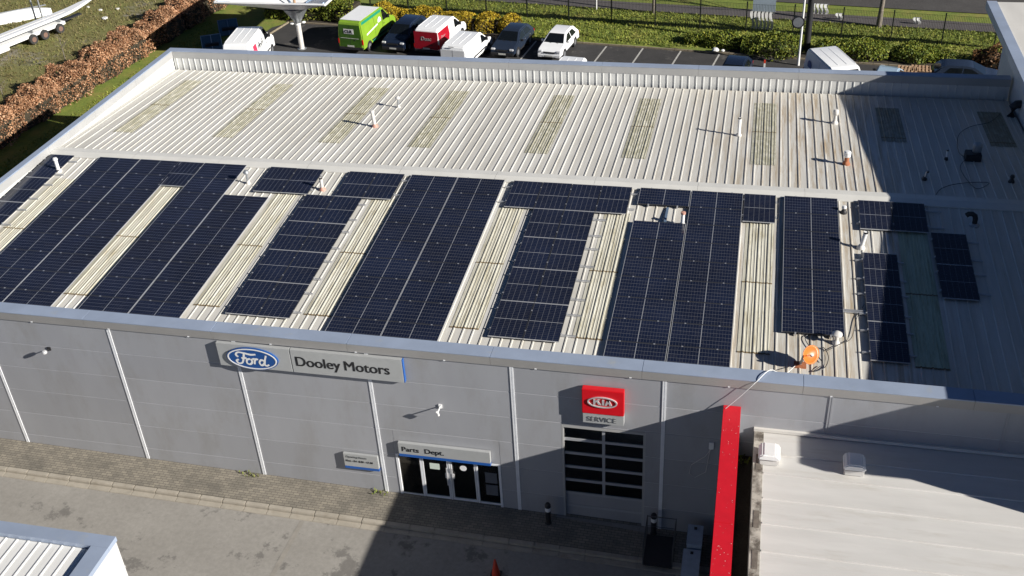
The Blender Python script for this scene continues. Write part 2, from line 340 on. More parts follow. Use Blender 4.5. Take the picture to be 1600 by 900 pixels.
# ================================================================ SETTING
# one terrain sheet, sloped in front of the building, level behind it
tb = MB(); xs = [-900, -60, 40, 900]; ys = [-900, -8, 3, 900]
gv = [(x, y, (RD(x)-0.05) if y <= -8 else -0.05) for y in ys for x in xs]
tb.add(gv, [(j*4+i, j*4+i+1, (j+1)*4+i+1, (j+1)*4+i) for j in range(3) for i in range(3)])
tag(tb.obj('ground', MT['grass']), kind='structure')
def sheet(name, poly, m, z=0.0, zf=None, kind='structure'):
    b = MB(); b.add([(x, y, (zf(x) if zf else 0)+z) for x, y in poly], [tuple(range(len(poly)))])
    return tag(b.obj(name, m), kind=kind)
WY = -12.95                                   # outer face of the front wall
sheet('yard', [(-60, -60), (40, -60), (40, -14.2), (-60, -14.2)], MT['yard'], 0.0, RD)
pb = MB()
for a, b_ in ((-60, 40),):
    pb.add([(a, -14.42, PV(a)), (b_, -14.42, PV(b_)), (b_, -12.2, PV(b_)), (a, -12.2, PV(a))], [(0, 1, 2, 3)])
pave = tag(pb.obj('pavement', MT['paver']), kind='structure')
# double kerb of separate stones along the pavement
kb = tag(bpy.data.objects.new('kerb', None), kind='structure'); link(kb)
k1 = MB(); k1.box(0, 0.905, -0.20, 0, -0.14, 0.012); m1 = k1.mesh('kerb_stone', MT['kerb'], bevel=0.02)
k2 = MB(); k2.box(0, 0.905, -0.24, 0, -0.10, 0.03); m2 = k2.mesh('channel_stone', MT['kerb'], bevel=0.012)
for i in range(34):
    x = -16.5 + i*0.915
    if x > 14: break
    sl = math.atan(0.0227)
    inst('kerb_stone', m1, kb, (x, -14.42 + random.uniform(-.006, .006), PV(x)), (0, sl, 0))
    inst('channel_stone', m2, kb, (x, -14.625 + random.uniform(-.006, .006), RD(x)), (0, sl, 0))
# sealed joint across the yard slab
jb = MB()
for (ax, ay), (bx_, by) in (((-0.41, -14.9), (-0.62, -24)),):
    jb.add([(ax-.09, ay, RD(ax)+.006), (ax+.09, ay, RD(ax)+.006), (bx_+.09, by, RD(bx_)+.006), (bx_-.09, by, RD(bx_)+.006)], [(0, 1, 2, 3)])
tag(jb.obj('yard_joint', mat('joint_concrete', (0.27, 0.25, 0.22), 0.9, 0, .15)), kind='structure')
# level ground behind: car park, verge, footpath, road; all turned about 7 degrees from the building
def LN(c): return lambda x: c - 0.115*x
KB, FN, P1, P2, RD1 = LN(33.55), LN(38.35), LN(41.4), LN(43.2), LN(45.3)
cp = [(-22.6, 12), (34, 12), (34, KB(34)), (15, KB(15)), (0, KB(0)), (-15, KB(-15)), (-21.6, KB(-21.6)), (-22.6, KB(-21.6)-1.2), (-23.4, 28), (-23.8, 22)]
sheet('car_park', cp, MT['asphalt'], 0.0)
sheet('waste_ground', [(-90, -30), (-33, -30), (-30.4, 43), (-31, 60), (-90, 60)], MT['waste'], -0.02)
sheet('planting_bed', [(-22, KB(-22)+.15), (36, KB(36)+.15), (36, KB(36)+1.6), (14, KB(14)+1.7), (12, KB(12)+.3), (-3, KB(-3)+.3), (-4, KB(-4)+2.4), (-22, KB(-22)+2.4)], MT['soil'], 0.008)
sheet('footpath', [(-40, P1(-40)), (70, P1(70)), (70, P2(70)), (-40, P2(-40))], MT['path'], 0.0)
sheet('road', [(-40, RD1(-40)), (90, RD1(90)), (90, RD1(90)+14), (-40, RD1(-40)+14)], MT['road'], 0.0)
ck = tag(bpy.data.objects.new('car_park_kerb', None), kind='structure'); link(ck)
kk = MB(); kk.box(0, 0.95, -0.06, 0.06, -0.05, 0.11); mk = kk.mesh('kerb_stone', mat('old_kerb', (0.24, 0.20, 0.14), .9, 0, .2, 4), bevel=0.015)
x = -21.6
while x < 34:
    inst('kerb_stone', mk, ck, (x, KB(x), 0), (0, 0, math.atan(-0.115))); x += 0.955
for i in range(9): inst('kerb_stone', mk, ck, (-21.7-0.16*i, KB(-21.6)-0.1-0.93*i, 0), (0, 0, math.radians(-100)))
for i, (a, b_) in enumerate([((947.5, 72.5), (931, 93.7)), ((1005, 75), (991, 95)), ((1064.5, 78.7), (1052.5, 97.5)), ((1125.5, 82), (1116, 98.7)), ((838, 64), (815, 91))]):
    A, B = onz(*a, 0), onz(*b_, 0); d = (B-A).normalized(); B = A + d*4.8; n = Vector((-d.y, d.x, 0))*0.06
    bl = MB(); bl.quad((A-n)[:2]+(.006,) if False else (A.x-n.x, A.y-n.y, .006), (A.x+n.x, A.y+n.y, .006), (B.x+n.x, B.y+n.y, .006), (B.x-n.x, B.y-n.y, .006))
    tag(bl.obj('bay_line', mat('worn_line_paint', (0.42, 0.41, 0.38), .8, 0, .3, 6)), kind='structure')

# ================================================================ SERVICE BUILDING
XL, XR = -18.63, 26.9
ZP = 6.60; FB = 6.24                                   # parapet top, bottom of fascia
YB = 13.28
B = thing('service_building', 'long grey metal-clad garage with a cream ribbed roof behind parapets', 'building', (4, WY, PV(4)))
def bobj(mb, name, m, **k): return mb.obj(name, m, B, world=True, **k)
# --- roof sheets, three ribs each
def rib_profile(small):
    p = [(0, 0)]
    for k in range(3):
        c = (k+.5)/3
        p += [(c-.032, 0), (c-.018, .027), (c+.018, .027), (c+.032, 0)]
        if small and k < 3:
            d = c+1/6
            for q in (d-.055, d+.055):
                if 0.02 < q-.02 and q+.02 < .98: p += [(q-.024, 0), (q-.008, .013), (q+.008, .013), (q+.024, 0)]
    p.append((1, 0)); return p
def ribmesh(name, m, small=False):
    p = rib_profile(small); b = MB(); n = len(p)
    b.add([(x, 0, z) for x, z in p] + [(x, 1, z) for x, z in p], [(i, i+1, n+i+1, n+i) for i in range(n-1)])
    return b.mesh(name, m, fix=False)
SH = ribmesh('roof_sheet', MT['roof']); SKM = ribmesh('rooflight', MT['rooflight'], True); LNG = ribmesh('lining_sheet', MT['lining']); SKGREEN = ribmesh('rooflight', MT['greener'], True); SKDARK = ribmesh('rooflight', MT['darker'], True)
sk_x = [-16.72, -11.29, -5.72, -1.22, 4.44, 8.94, 14.68, 20.5, 25.2]; SW = 1.10
cols = []                                              # (x0, x1, is_skylight)
edges = [-18.3]
prev = -18.3
for i, sx in enumerate(sk_x):
    n = max(1, round((sx-prev)/1.13)); wd = (sx-prev)/n
    cols += [(prev+k*wd, prev+(k+1)*wd, False) for k in range(n)]
    cols.append((sx, sx+SW, True)); prev = sx+SW
cols.append((prev, 26.9, False))
YF0, YB1 = -12.42, 12.62
def place(me, name, x0, x1, y0, y1, side, dz=0.0):
    wd = x1-x0; L_ = (y1-y0)/math.cos(AL)
    if side == 'f': return inst(name, me, B, (x0, y0, zfront(y0)+dz), (AL, 0, 0), (wd, L_, 1), True)
    return inst(name, me, B, (x0, y0, zback(y0)+dz), (-AL, 0, 0), (wd, L_, 1), True)
for i, (x0, x1, s) in enumerate(cols):
    g = 0.0
    if not s:
        place(SH, 'roof_sheet', x0, x1, YF0, YR, 'f'); place(SH, 'roof_sheet', x0, x1, YR, YB1, 'b')
    else:
        place(SH, 'roof_sheet', x0, x1, -1.98, YR, 'f'); place(SH, 'roof_sheet', x0, x1, YF0, -10.12, 'f')
        fm_ = SKGREEN if x0 > 18 else SKM; bm2 = SKDARK if x0 > 18 else SKM  # right-end rooflights: greener tint on the front slope, darker on the back
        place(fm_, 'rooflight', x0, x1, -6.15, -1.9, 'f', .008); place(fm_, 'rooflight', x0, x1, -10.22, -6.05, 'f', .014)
        b0 = 3.22 if i < len(cols)-8 else 6.6
        place(SH, 'roof_sheet', x0, x1, YR, b0+.1, 'b'); place(SH, 'roof_sheet', x0, x1, 10.85, YB1, 'b')
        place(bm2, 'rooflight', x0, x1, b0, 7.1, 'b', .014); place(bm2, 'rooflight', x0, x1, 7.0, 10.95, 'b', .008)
# brown laps where rooflight sheets overlap
lapm = mat('lap_grime', (0.16, 0.115, 0.06), .9, 0, .3, 9)
for i, sx in enumerate(sk_x):
    for y, side in ((-6.1, 'f'), (-10.2, 'f'), (7.05, 'b')):
        b = MB(); zf_ = zfront if side == 'f' else zback; p = rib_profile(True); n = len(p)
        vs = [(sx+SW*x, y-.035, zf_(y-.035)+z+.020) for x, z in p] + [(sx+SW*x, y+.035, zf_(y+.035)+z+.020) for x, z in p]
        b.add(vs, [(k, k+1, n+k+1, n+k) for k in range(n-1)]); bobj(b, 'lap_strip', lapm, fix=False)
# ridge capping in lengths
x = -18.28
while x < 26.8:
    x1 = min(x+4.4, 26.88); b = MB()
    for s in (-1, 1):
        w1 = .46; z0 = ZRIDGE+.085; z1 = ZRIDGE+.062-TA*w1
        b.add([(x, YR, z0), (x1, YR, z0), (x1, YR+s*w1, z1), (x, YR+s*w1, z1)], [(0, 1, 2, 3)])
        b.add([(x, YR+s*w1, z1), (x1, YR+s*w1, z1), (x1, YR+s*w1, z1-.05), (x, YR+s*w1, z1-.05)], [(0, 1, 2, 3)])
    bobj(b, 'ridge_capping', mat('ridge_coating', (0.66, 0.65, 0.61), .5, 0, .06, 1.5, dirt=(.42, .40, .34), dscale=3, dlo=.62, dhi=.8) if x < -18 else bpy.data.materials['ridge_coating']); x = x1+.008
# --- parapets: cap in lengths, fascia boards, ribbed lining
def lengths(a, b_, step):
    n = max(1, round((b_-a)/step)); return [(a+(b_-a)*k/n, a+(b_-a)*(k+1)/n-.008) for k in range(n)]
for a, c in lengths(XL, XR, 5.05):
    b = MB(); b.box(a, c, WY-.04, -12.40, ZP-.05, ZP); bobj(b, 'parapet_cap', MT['cap'], bevel=.008)
    b = MB(); b.box(a, c, WY-.035, WY+.05, FB, ZP-.052); bobj(b, 'fascia', MT['fascia'])
    b = MB(); b.box(a, c, YB-.48, YB, ZP-.05, ZP); bobj(b, 'parapet_cap', MT['cap'], bevel=.008)
    b = MB(); b.box(a, c, YB-.47, YB-.42, ZP-.42, ZP-.052); bobj(b, 'inner_fascia', MT['fascia_in'])
    b = MB(); b.box(a, c, YB-.06, YB-.002, 0.0, ZP-.052); bobj(b, 'rear_wall', MT['clad'])
    b = MB(); b.box(a, c, -12.46, -12.41, zfront(-12.45)-.1, ZP-.052); bobj(b, 'front_lining', MT['lining'])
    zz = [(zf_) for zf_ in (0,)]
for a, c in lengths(-12.40, YB-.48, 4.3):
    b = MB(); b.box(XL, XL+.34, a, c, ZP-.05, ZP); bobj(b, 'parapet_cap', MT['cap'], bevel=.008)
    b = MB(); b.box(XL+.30, XL+.335, a, c, ZP-.42, ZP-.052); bobj(b, 'inner_fascia', MT['fascia_in'])
    b = MB(); b.box(XL+.005, XL+.06, a, c, -0.4, ZP-.052); bobj(b, 'side_wall', MT['clad'])
    b = MB(); b.box(XL+.27, XL+.30, a, c, min(zfront(a), zback(c))-.3, ZP-.40); bobj(b, 'side_lining', MT['lining'])
for a, c in lengths(-18.3, 26.88, 1.13):
    inst('lining_sheet', LNG, B, (a, YB-.45, zback(12.8)-.12), (math.pi/2, 0, 0), (c-a+.008, ZP-.31-zback(12.8), 1), True)
for a, c in lengths(-18.3, 26.88, 5.6):
    b = MB(); b.box(a, c, 12.60, YB-.44, zback(12.8)-.16, zback(12.8)-.11); bobj(b, 'box_gutter', mat('gutter_grime', (.10, .085, .06), .9, 0, .3, 5) if a < -18 else bpy.data.materials['gutter_grime'])
# --- front wall: laid panels, joints, seam covers
seams = [-17.9, -12.93, -7.61, -2.69, 2.25, 7.36, 12.46, 17.68, 22.9]
rows = [FB, 5.13, 4.0, 2.86, 1.68, 0.52, -0.9]
GX0, GX1, GZ1 = 9.0, 11.88, 3.92                        # roller door opening
EX0, EX1, EZ1 = 2.80, 6.74, 1.74                        # entrance opening
xs_all = [XL] + seams + [XR]
for a, c in zip(xs_all[:-1], xs_all[1:]):
    if c-a < .2: continue
    for z1, z0 in zip(rows[:-1], rows[1:]):
        parts = [(a, c, z0, z1)]
        for hx0, hx1, hz in ((GX0, GX1, GZ1), (EX0, EX1, EZ1)):
            if hx0 >= a and hx1 <= c and z0 < hz:
                parts = [(a, hx0, z0, z1), (hx1, c, z0, z1)] + ([(hx0, hx1, hz, z1)] if z1 > hz else [])
        for q in parts:
            if q[1]-q[0] < .02: continue
            b = MB(); b.box(q[0]+.006, q[1]-.006, WY, WY+.09, q[2]+.010, q[3]-.010); bobj(b, 'wall_panel', MT['clad'], bevel=.006)
b = MB()
for a, c, z0, z1 in ((XL+.07, EX0, -.9, FB), (EX0, EX1, EZ1+.03, FB), (EX1, GX0, -.9, FB), (GX0, GX1, GZ1+.03, FB), (GX1, XR, -.9, FB)):
    b.box(a, c, WY+.012, WY+.12, z0, z1)
bobj(b, 'wall_backing', MT['joint'])
for sx in seams:
    z0 = 4.6 if sx > 15 else PV(sx); m_ = MT['clad'] if sx > 15 else MT['trim']
    b = MB(); b.box(sx-.062, sx-.012, WY-.022, WY+.01, z0, FB-.01); b.box(sx+.012, sx+.062, WY-.022, WY+.01, z0, FB-.01); b.box(sx-.014, sx+.014, WY-.008, WY+.01, z0, FB-.012)
    bobj(b, 'seam_cover', m_)
for i in range(14):                                    # fixings under the fascia
    x = -17+3.15*i; b = MB(); b.box(x-.035, x+.035, WY-.05, WY-.03, FB+.0, FB+.03); bobj(b, 'fixing', MT['trim'])
# --- roller door
D = bobj(MB().box(GX0, GX0+.07, WY+.0, WY+.10, PV(9), GZ1).box(GX1-.07, GX1, WY+.0, WY+.10, PV(12), GZ1).box(GX0+.07, GX1-.07, WY+.0, WY+.10, GZ1-.10, GZ1), 'roller_door', MT['fascia_in'])
D['label'] = 'sectional roller door with two columns of dark panes'
DY = WY+.14; zs = [3.80, 3.20, 2.57, 1.93, 1.30, .67]; midx = (GX0+GX1)/2
railm = mat('door_rail', (0.40, 0.41, 0.43), .45, .2, .05)
for z in zs + [0.05]:
    o = MB().box(GX0+.07, GX1-.07, DY-.03, DY+.02, z-.055, z+.055).obj('rail', railm, D); 
o = MB().box(midx-.05, midx+.05, DY-.033, DY+.018, .73, 3.745).obj('stile', railm, D)
o = MB().box(GX0+.07, GX1-.07, DY-.02, DY+.015, PV(12)-.05, -.006).obj('bottom_panel', MT['clad'], D)
o = MB().box(GX0+.07, GX1-.07, DY-.02, DY+.015, .106, .614).obj('door_panel', MT['clad'], D)
for z1, z0 in zip(zs[:-1], zs[1:]):
    for a, c in ((GX0+.07, midx-.05), (midx+.05, GX1-.07)):
        MB().box(a, c, DY-.006, DY+.002, z0+.055, z1-.055).obj('pane', MT['pane'], D)
for ch in D.children: ch.matrix_parent_inverse = Matrix.Identity(4)
# --- entrance: two side lights and a pair of doors in white frames
E0 = bobj(MB().box(EX0, EX0+.09, WY-.02, WY+.10, PV(3), EZ1).box(EX1-.09, EX1, WY-.02, WY+.10, PV(6.7), EZ1).box(EX0+.09, EX1-.09, WY-.02, WY+.10, EZ1-.07, EZ1), 'entrance_frame', MT['trim'])
EY = WY+.05; pz = PV(5)
for xx, wd in ((3.72, .07), (4.80, .05), (5.83, .07)):
    MB().box(xx-wd/2, xx+wd/2, EY-.04, EY+.03, pz+.02, EZ1-.07).obj('mullion', MT['trim'], E0)
for a, c in ((EX0+.09, 3.665), (5.885, EX1-.09)):
    MB().box(a, c, EY-.03, EY+.03, pz+.005, pz+.08).obj('sill', MT['trim'], E0); MB().box(a, c, EY-.004, EY+.004, pz+.08, EZ1-.07).obj('side_light', MT['pane'], E0)
for a, c in ((3.775, 4.75), (4.85, 5.775)):
    dr = MB().box(a, a+.045, EY-.03, EY+.025, pz+.02, EZ1-.075).box(c-.045, c, EY-.03, EY+.025, pz+.02, EZ1-.075).box(a+.045, c-.045, EY-.03, EY+.025, pz+.02, pz+.12).box(a+.045, c-.045, EY-.03, EY+.025, EZ1-.14, EZ1-.075).obj('door_leaf', MT['trim'], E0)
    MB().box(a+.045, c-.045, EY-.004, EY+.004, pz+.12, EZ1-.14).obj('door_glass', MT['pane'], E0)
for xx in (4.70, 4.90): MB().box(xx-.07, xx+.07, EY-.075, EY-.03, .80, 1.02).box(xx-.02, xx+.02, EY-.09, EY-.06, .45, 1.30).obj('pull_handle', MT['chrome'], E0)
MB().box(4.05, 4.42, EY-.012, EY-.006, 1.12, 1.40).obj('door_notice', MT['paper'], E0)
nb = MB().lathe([(0.001, -.004), (.13, -.004), (.13, 0), (.001, 0)], (5.32, EY-.008, 1.32), 18, 0, 'y'); no = nb.obj('door_sticker', MT['white'], E0)
for xx, zz in ((6.12, .75), (6.12, .15)): MB().box(xx, xx+.44, EY-.016, EY-.006, zz, zz+.50).obj('poster_frame', mat('poster_grey', (.12, .13, .15), .5) if zz > .5 else bpy.data.materials['poster_grey'], E0)
for ch in E0.children: ch.matrix_parent_inverse = Matrix.Identity(4)
# dark rooms behind the openings
for nm, a, c, zt in (('parts_room', EX0-.3, EX1+.5, 2.6), ('workshop', GX0-.4, GX1+.4, 4.6)):
    y0, y1 = WY+.13, WY+4.2; z0 = PV(9)-.02; b = MB()
    b.quad((a, y1, z0), (c, y1, z0), (c, y1, zt), (a, y1, zt)); b.quad((a, y0, z0), (a, y1, z0), (a, y1, zt), (a, y0, zt)); b.quad((c, y0, z0), (c, y1, z0), (c, y1, zt), (c, y0, zt))
    b.quad((a, y0, zt), (c, y0, zt), (c, y1, zt), (a, y1, zt)); b.quad((a, y0, z0), (c, y0, z0), (c, y1, z0), (a, y1, z0)); bobj(b, nm, mat('room_grey', (.30, .30, .30), .9) if nm[0] == 'p' else bpy.data.materials['room_grey'])
zr = PV(9)
rollo = MB(); rollo.tube([(3.50, WY+.42, zr), (3.40, WY+.34, zr+1.65)], .17, 10); tag(rollo.obj('cardboard_tube', MT['card']), 'tall brown cardboard roll leaning inside the left glass pane of the entrance', 'cardboard roll')
bxo = MB(); bxo.box(2.98, 3.30, WY+.5, WY+.9, zr, zr+.5); bxo.box(3.0, 3.26, WY+.55, WY+.85, zr+.502, zr+.72); tag(bxo.obj('stock_box', MT['bluegrey'], bevel=.01), 'pale blue stock boxes beside the cardboard roll inside the entrance', 'box')
b = MB(); b.box(9.45, 10.25, WY+1.9, WY+2.7, zr+2.1, zr+3.5); b.box(9.8, 9.9, WY+2.2, WY+2.3, zr, zr+2.1); tag(b.obj('workshop_hoist', mat('hoist_ochre', (.30, .17, .03), .6)), 'ochre lift cabinet on a post inside the roller door', 'workshop lift')

# ================================================================ SIGNS AND FITTINGS ON THE FRONT WALL
SG = thing('fascia_sign', 'long silver two-part sign with a blue oval and black lettering under the parapet', 'sign', (0.2, WY-.02, 5.22))
def loc(o, x, y, z): return (x-o.location.x, y-o.location.y, z-o.location.z)
def sbox(o, nm, m, x0, x1, y0, y1, z0, z1, bev=.01):
    L0 = o.location; return MB().box(x0-L0.x, x1-L0.x, y0-L0.y, y1-L0.y, z0-L0.z, z1-L0.z).obj(nm, m, o, bevel=bev)
sbox(SG, 'oval_panel', MT['signgrey'], -3.30, -.535, WY-.17, WY-.024, 5.21, 6.20); sbox(SG, 'name_panel', MT['signgrey'], -.505, 3.57, WY-.17, WY-.024, 5.21, 6.20)
sbox(SG, 'end_strip', MT['stripe'], 3.572, 3.605, WY-.16, WY-.024, 5.215, 6.195, 0)
def ellipse(o, nm, m, cx, cz, rx, rz, y0, y1, inner=None, n=40):
    L0 = o.location; b = MB(); P = []
    for k in range(n):
        q = 2*math.pi*k/n; P.append((cx-L0.x+rx*math.cos(q), cz-L0.z+rz*math.sin(q)))
    if not inner: b.prism(P, lambda p, t: (p[0], t-L0.y, p[1]), y0, y1)
    else:
        Q = [(cx-L0.x+inner[0]*math.cos(2*math.pi*k/n), cz-L0.z+inner[1]*math.sin(2*math.pi*k/n)) for k in range(n)]
        vs = [(p[0], t-L0.y, p[1]) for R_ in (P, Q) for t in (y0, y1) for p in R_]
        for k in range(n):
            j = (k+1) % n
            b.f += [(k, j, n+j, n+k), (2*n+k, 2*n+j, 3*n+j, 3*n+k), (k, j, 2*n+j, 2*n+k), (n+k, n+j, 3*n+j, 3*n+k)]; b.m += [0]*4
        b.v = [tuple(v) for v in vs]
    return b.obj(nm, m, o)
OX, OZ = -1.97, 5.67
ellipse(SG, 'oval_rim', MT['signblue'], OX, OZ, .98, .47, WY-.235, WY-.171); ellipse(SG, 'oval_ring', MT['white'], OX, OZ, .94, .44, WY-.245, WY-.2352, (.89, .395)); 
def strokes(o, nm, m, lines, ox, oz, sc, y, wd):
    L0 = o.location; b = MB()
    for li, ln in enumerate(lines):
        y -= .0008; pts = []
        for i in range(len(ln)-1):                      # Catmull-Rom through the pen points
            p0, p1, p2, p3 = ln[max(i-1, 0)], ln[i], ln[i+1], ln[min(i+2, len(ln)-1)]
            for k in range(6):
                t = k/6; pts.append(tuple(.5*(2*p1[c]+(-p0[c]+p2[c])*t+(2*p0[c]-5*p1[c]+4*p2[c]-p3[c])*t*t+(-p0[c]+3*p1[c]-3*p2[c]+p3[c])*t**3) for c in (0, 1)))
        pts.append(ln[-1]); n = len(pts); L, R_ = [], []
        for i, p in enumerate(pts):
            a, c = pts[max(i-1, 0)], pts[min(i+1, n-1)]; dx, dz = c[0]-a[0], c[1]-a[1]; l = math.hypot(dx, dz) or 1
            h = wd/2*(1+.12*math.sin(i*.35)); L.append((p[0]-dz/l*h, p[1]+dx/l*h)); R_.append((p[0]+dz/l*h, p[1]-dx/l*h))
        vs = [(ox+sc*q[0]-L0.x, y-L0.y, oz+sc*q[1]-L0.z) for q in L+R_]
        b.add(vs, [(i, i+1, n+i+1, n+i) for i in range(n-1)])
    return b.obj(nm, m, o, fix=False)
FORD = [[(-.62, .06), (-.70, .16), (-.60, .28), (-.38, .27), (-.10, .22), (.12, .25)],
        [(-.36, .24), (-.40, .05), (-.50, -.20), (-.66, -.24), (-.72, -.12), (-.62, -.06)], [(-.50, .02), (-.28, .04)],
        [(-.14, .02), (-.28, -.04), (-.30, -.20), (-.18, -.24), (-.08, -.12), (-.12, .02)],
        [(-.06, .0), (.04, .02), (.0, -.22)], [(.02, -.08), (.10, .03), (.19, .02)],
        [(.44, -.02), (.30, .01), (.22, -.12), (.28, -.24), (.40, -.16), (.46, .02), (.54, .24)], [(.46, .02), (.42, -.18), (.50, -.24), (.60, -.18)]]
strokes(SG, 'oval_lettering', MT['white'], FORD, OX+.06, OZ-.01, .93, WY-.2385, .078)
bold_text('Dooley', .58, MT['ink'], SG, loc(SG, -.38, WY-.172, 5.52), .97, .014); bold_text('Motors', .58, MT['ink'], SG, loc(SG, 1.42, WY-.172, 5.52), .97, .014)
KS = thing('service_sign', 'square red sign with a chrome oval above a grey service strip over the roller door', 'sign', (10.47, WY-.02, 4.33))
sbox(KS, 'red_panel', MT['red'], 9.77, 11.17, WY-.26, WY-.024, 4.755, 5.78, .02); sbox(KS, 'grey_strip', MT['signgrey'], 9.79, 11.17, WY-.24, WY-.024, 4.335, 4.745, .01)
ellipse(KS, 'oval_ring', MT['chrome'], 10.46, 5.30, .50, .225, WY-.30, WY-.262, (.455, .185))
kl = MB(); y0, y1 = WY-.295-KS.location.y, WY-.262-KS.location.y
for poly in ([(-.30, -.11), (-.235, -.11), (-.235, .11), (-.30, .11)], [(-.235, -.02), (-.235, .045), (-.16, .11), (-.075, .11)], [(-.20, .02), (-.145, .045), (-.03, -.11), (-.12, -.11)],
             [(-.01, -.11), (.06, -.11), (.06, .11), (-.01, .11)], [(.08, -.11), (.15, -.11), (.235, .11), (.155, .11)], [(.155, .11), (.235, .11), (.32, -.11), (.245, -.11)]):
    kl.prism([(p[0]+10.46-KS.location.x, p[1]+5.30-KS.location.z) for p in poly], lambda p, t: (p[0], t, p[1]), y0, y1)
kl.obj('emblem_letters', MT['chrome'], KS)
text('SERVICE', .27, MT['greyink'], KS, loc(KS, 9.93, WY-.243, 4.44), name='lettering', sx=1.02)
PS = thing('entrance_sign', 'silver sign with a blue lower stripe and black lettering above the entrance doors', 'sign', (4.7, WY-.02, 1.8))
sbox(PS, 'panel', MT['signgrey'], 3.0, 6.42, WY-.16, WY-.024, 1.885, 2.40); sbox(PS, 'stripe', MT['stripe'], 3.0, 6.42, WY-.165, WY-.024, 1.765, 1.883)
bold_text('Parts', .30, MT['ink'], PS, loc(PS, 3.12, WY-.162, 2.03), 1.08, .008); bold_text('Dept.', .30, MT['ink'], PS, loc(PS, 3.98, WY-.162, 2.03), 1.08, .008)
HS = thing('hours_sign', 'small silver opening-hours plaque with a blue lower stripe beside the entrance', 'sign', (1.45, WY-.02, .85))
sbox(HS, 'panel', MT['signgrey'], .78, 2.12, WY-.13, WY-.024, .945, 1.56); sbox(HS, 'stripe', MT['stripe'], .78, 2.12, WY-.135, WY-.024, .83, .943)
tag(text('Opening Hours', .13, MT['greyink'], HS, loc(HS, .88, WY-.132, 1.38)), kind='stuff'); tag(text('Mon - Fri  8.30 - 17.30', .125, MT['ink'], HS, loc(HS, .86, WY-.132, 1.18), sx=.92), kind='stuff')
fl = thing('floodlight', 'small bulkhead floodlight on an arm high on the plain left part of the wall', 'light', (-10.37, WY-.02, 5.05))
MB().box(-.07, .07, -.02, .02, -.07, .07).obj('bracket', MT['black'], fl); MB().tube([(0, 0, 0), (0, -.26, .02)], .02, 6).obj('arm', MT['black'], fl); MB().lathe([(.02, -.07), (.09, -.05), (.10, .0), (.08, .05), (.02, .07)], (0, -.28, .05), 12).obj('lamp_head', MT['chrome'], fl, smooth=True)
cc = thing('security_camera', 'white security camera on a bracket above the entrance sign', 'camera', (4.73, WY-.02, 4.2))
MB().box(-.06, .06, -.02, .02, -.08, .08).obj('bracket', MT['white'], cc); MB().tube([(0, 0, 0), (0, -.35, .0)], .025, 6).obj('arm', MT['white'], cc); MB().tube([(0, -.30, -.16), (0, -.38, .05)], .048, 10).obj('body', MT['white'], cc)
ab = MB(); ab.box(14.0, 14.16, WY-.06, WY-.001, 3.55, 3.85); tag(ab.obj('junction_box', MT['white'], bevel=.01), 'small white junction box on the shaded wall beside the red-capped wall', 'box')
cb = MB(); cb.tube([(14.1, WY-.03, 3.6), (13.9, WY-.03, 3.2), (13.45, WY-.03, 2.75), (13.4, WY-.03, 2.35), (13.6, WY-.03, 2.2), (13.95, WY-.03, 2.5), (14.05, WY-.03, 3.56)], .012, 5); tag(cb.obj('loose_cable', MT['pvc']), 'thin loose cable looping on the shaded wall beside the red-capped wall', 'cable')

# ================================================================ SOLAR PANELS
PW, PL = 1.29248, 2.13831; GAP = .02
PZ = 6.308                                              # height of the glass plane at y = 0
def ppos(u, v, dz=0.0): return Vector((u, -v*math.cos(AL), PZ - v*math.sin(AL) + dz))
fm = MB(); a, c = (PW-GAP)/2, (PL-GAP)/2; fw = .016
for x0, x1, y0, y1, mi in ((-a, a, -c, -c+fw, 1), (-a, a, c-fw, c, 1), (-a, -a+fw, -c+fw, c-fw, 0), (a-fw, a, -c+fw, c-fw, 0)): fm.box(x0, x1, y0, y1, -.036, 0, mi)
fm.box(-a+fw, a-fw, -c+fw, c-fw, -.034, -.030)
FRM = fm.mesh('solar_panel', [MT['frame'], MT['frameend']])
gm = bpy.data.meshes.new('cell_face'); gm.from_pydata([(-a+fw, -c+fw, -.004), (a-fw, -c+fw, -.004), (a-fw, c-fw, -.004), (-a+fw, c-fw, -.004)], [], [(0, 1, 2, 3)])
uvl = gm.uv_layers.new(name='UVMap')
for i, q in enumerate(((0, 0), (1, 0), (1, 1), (0, 1))): uvl.data[i].uv = q
gm.materials.append(MT['cells'])
ORD = ['first', 'second', 'third', 'fourth', 'fifth', 'sixth', 'seventh', 'eighth', 'ninth']
def panel(u, v, land, label, group, row=0, nrow=1):
    if nrow > 1: label = ('sideways' if land else 'upright') + ' solar panel, ' + ORD[row] + ' row down, in ' + group
    """u,v = upper left corner on the slope"""
    wu, wv = (PL, PW) if land else (PW, PL)
    p = ppos(u+wu/2, v+wv/2)
    o = bpy.data.objects.new('solar_panel', FRM); link(o); o.location = p
    o.rotation_euler = (Matrix.Rotation(AL+random.gauss(0, .0022), 3, 'X') @ Matrix.Rotation(random.gauss(0, .0018), 3, 'Y') @ Matrix.Rotation(math.pi/2 if land else 0, 3, 'Z')).to_euler()
    tag(o, label, 'solar panel', group); g = bpy.data.objects.new('cell_face', gm); link(g, o)
RAILS = {}
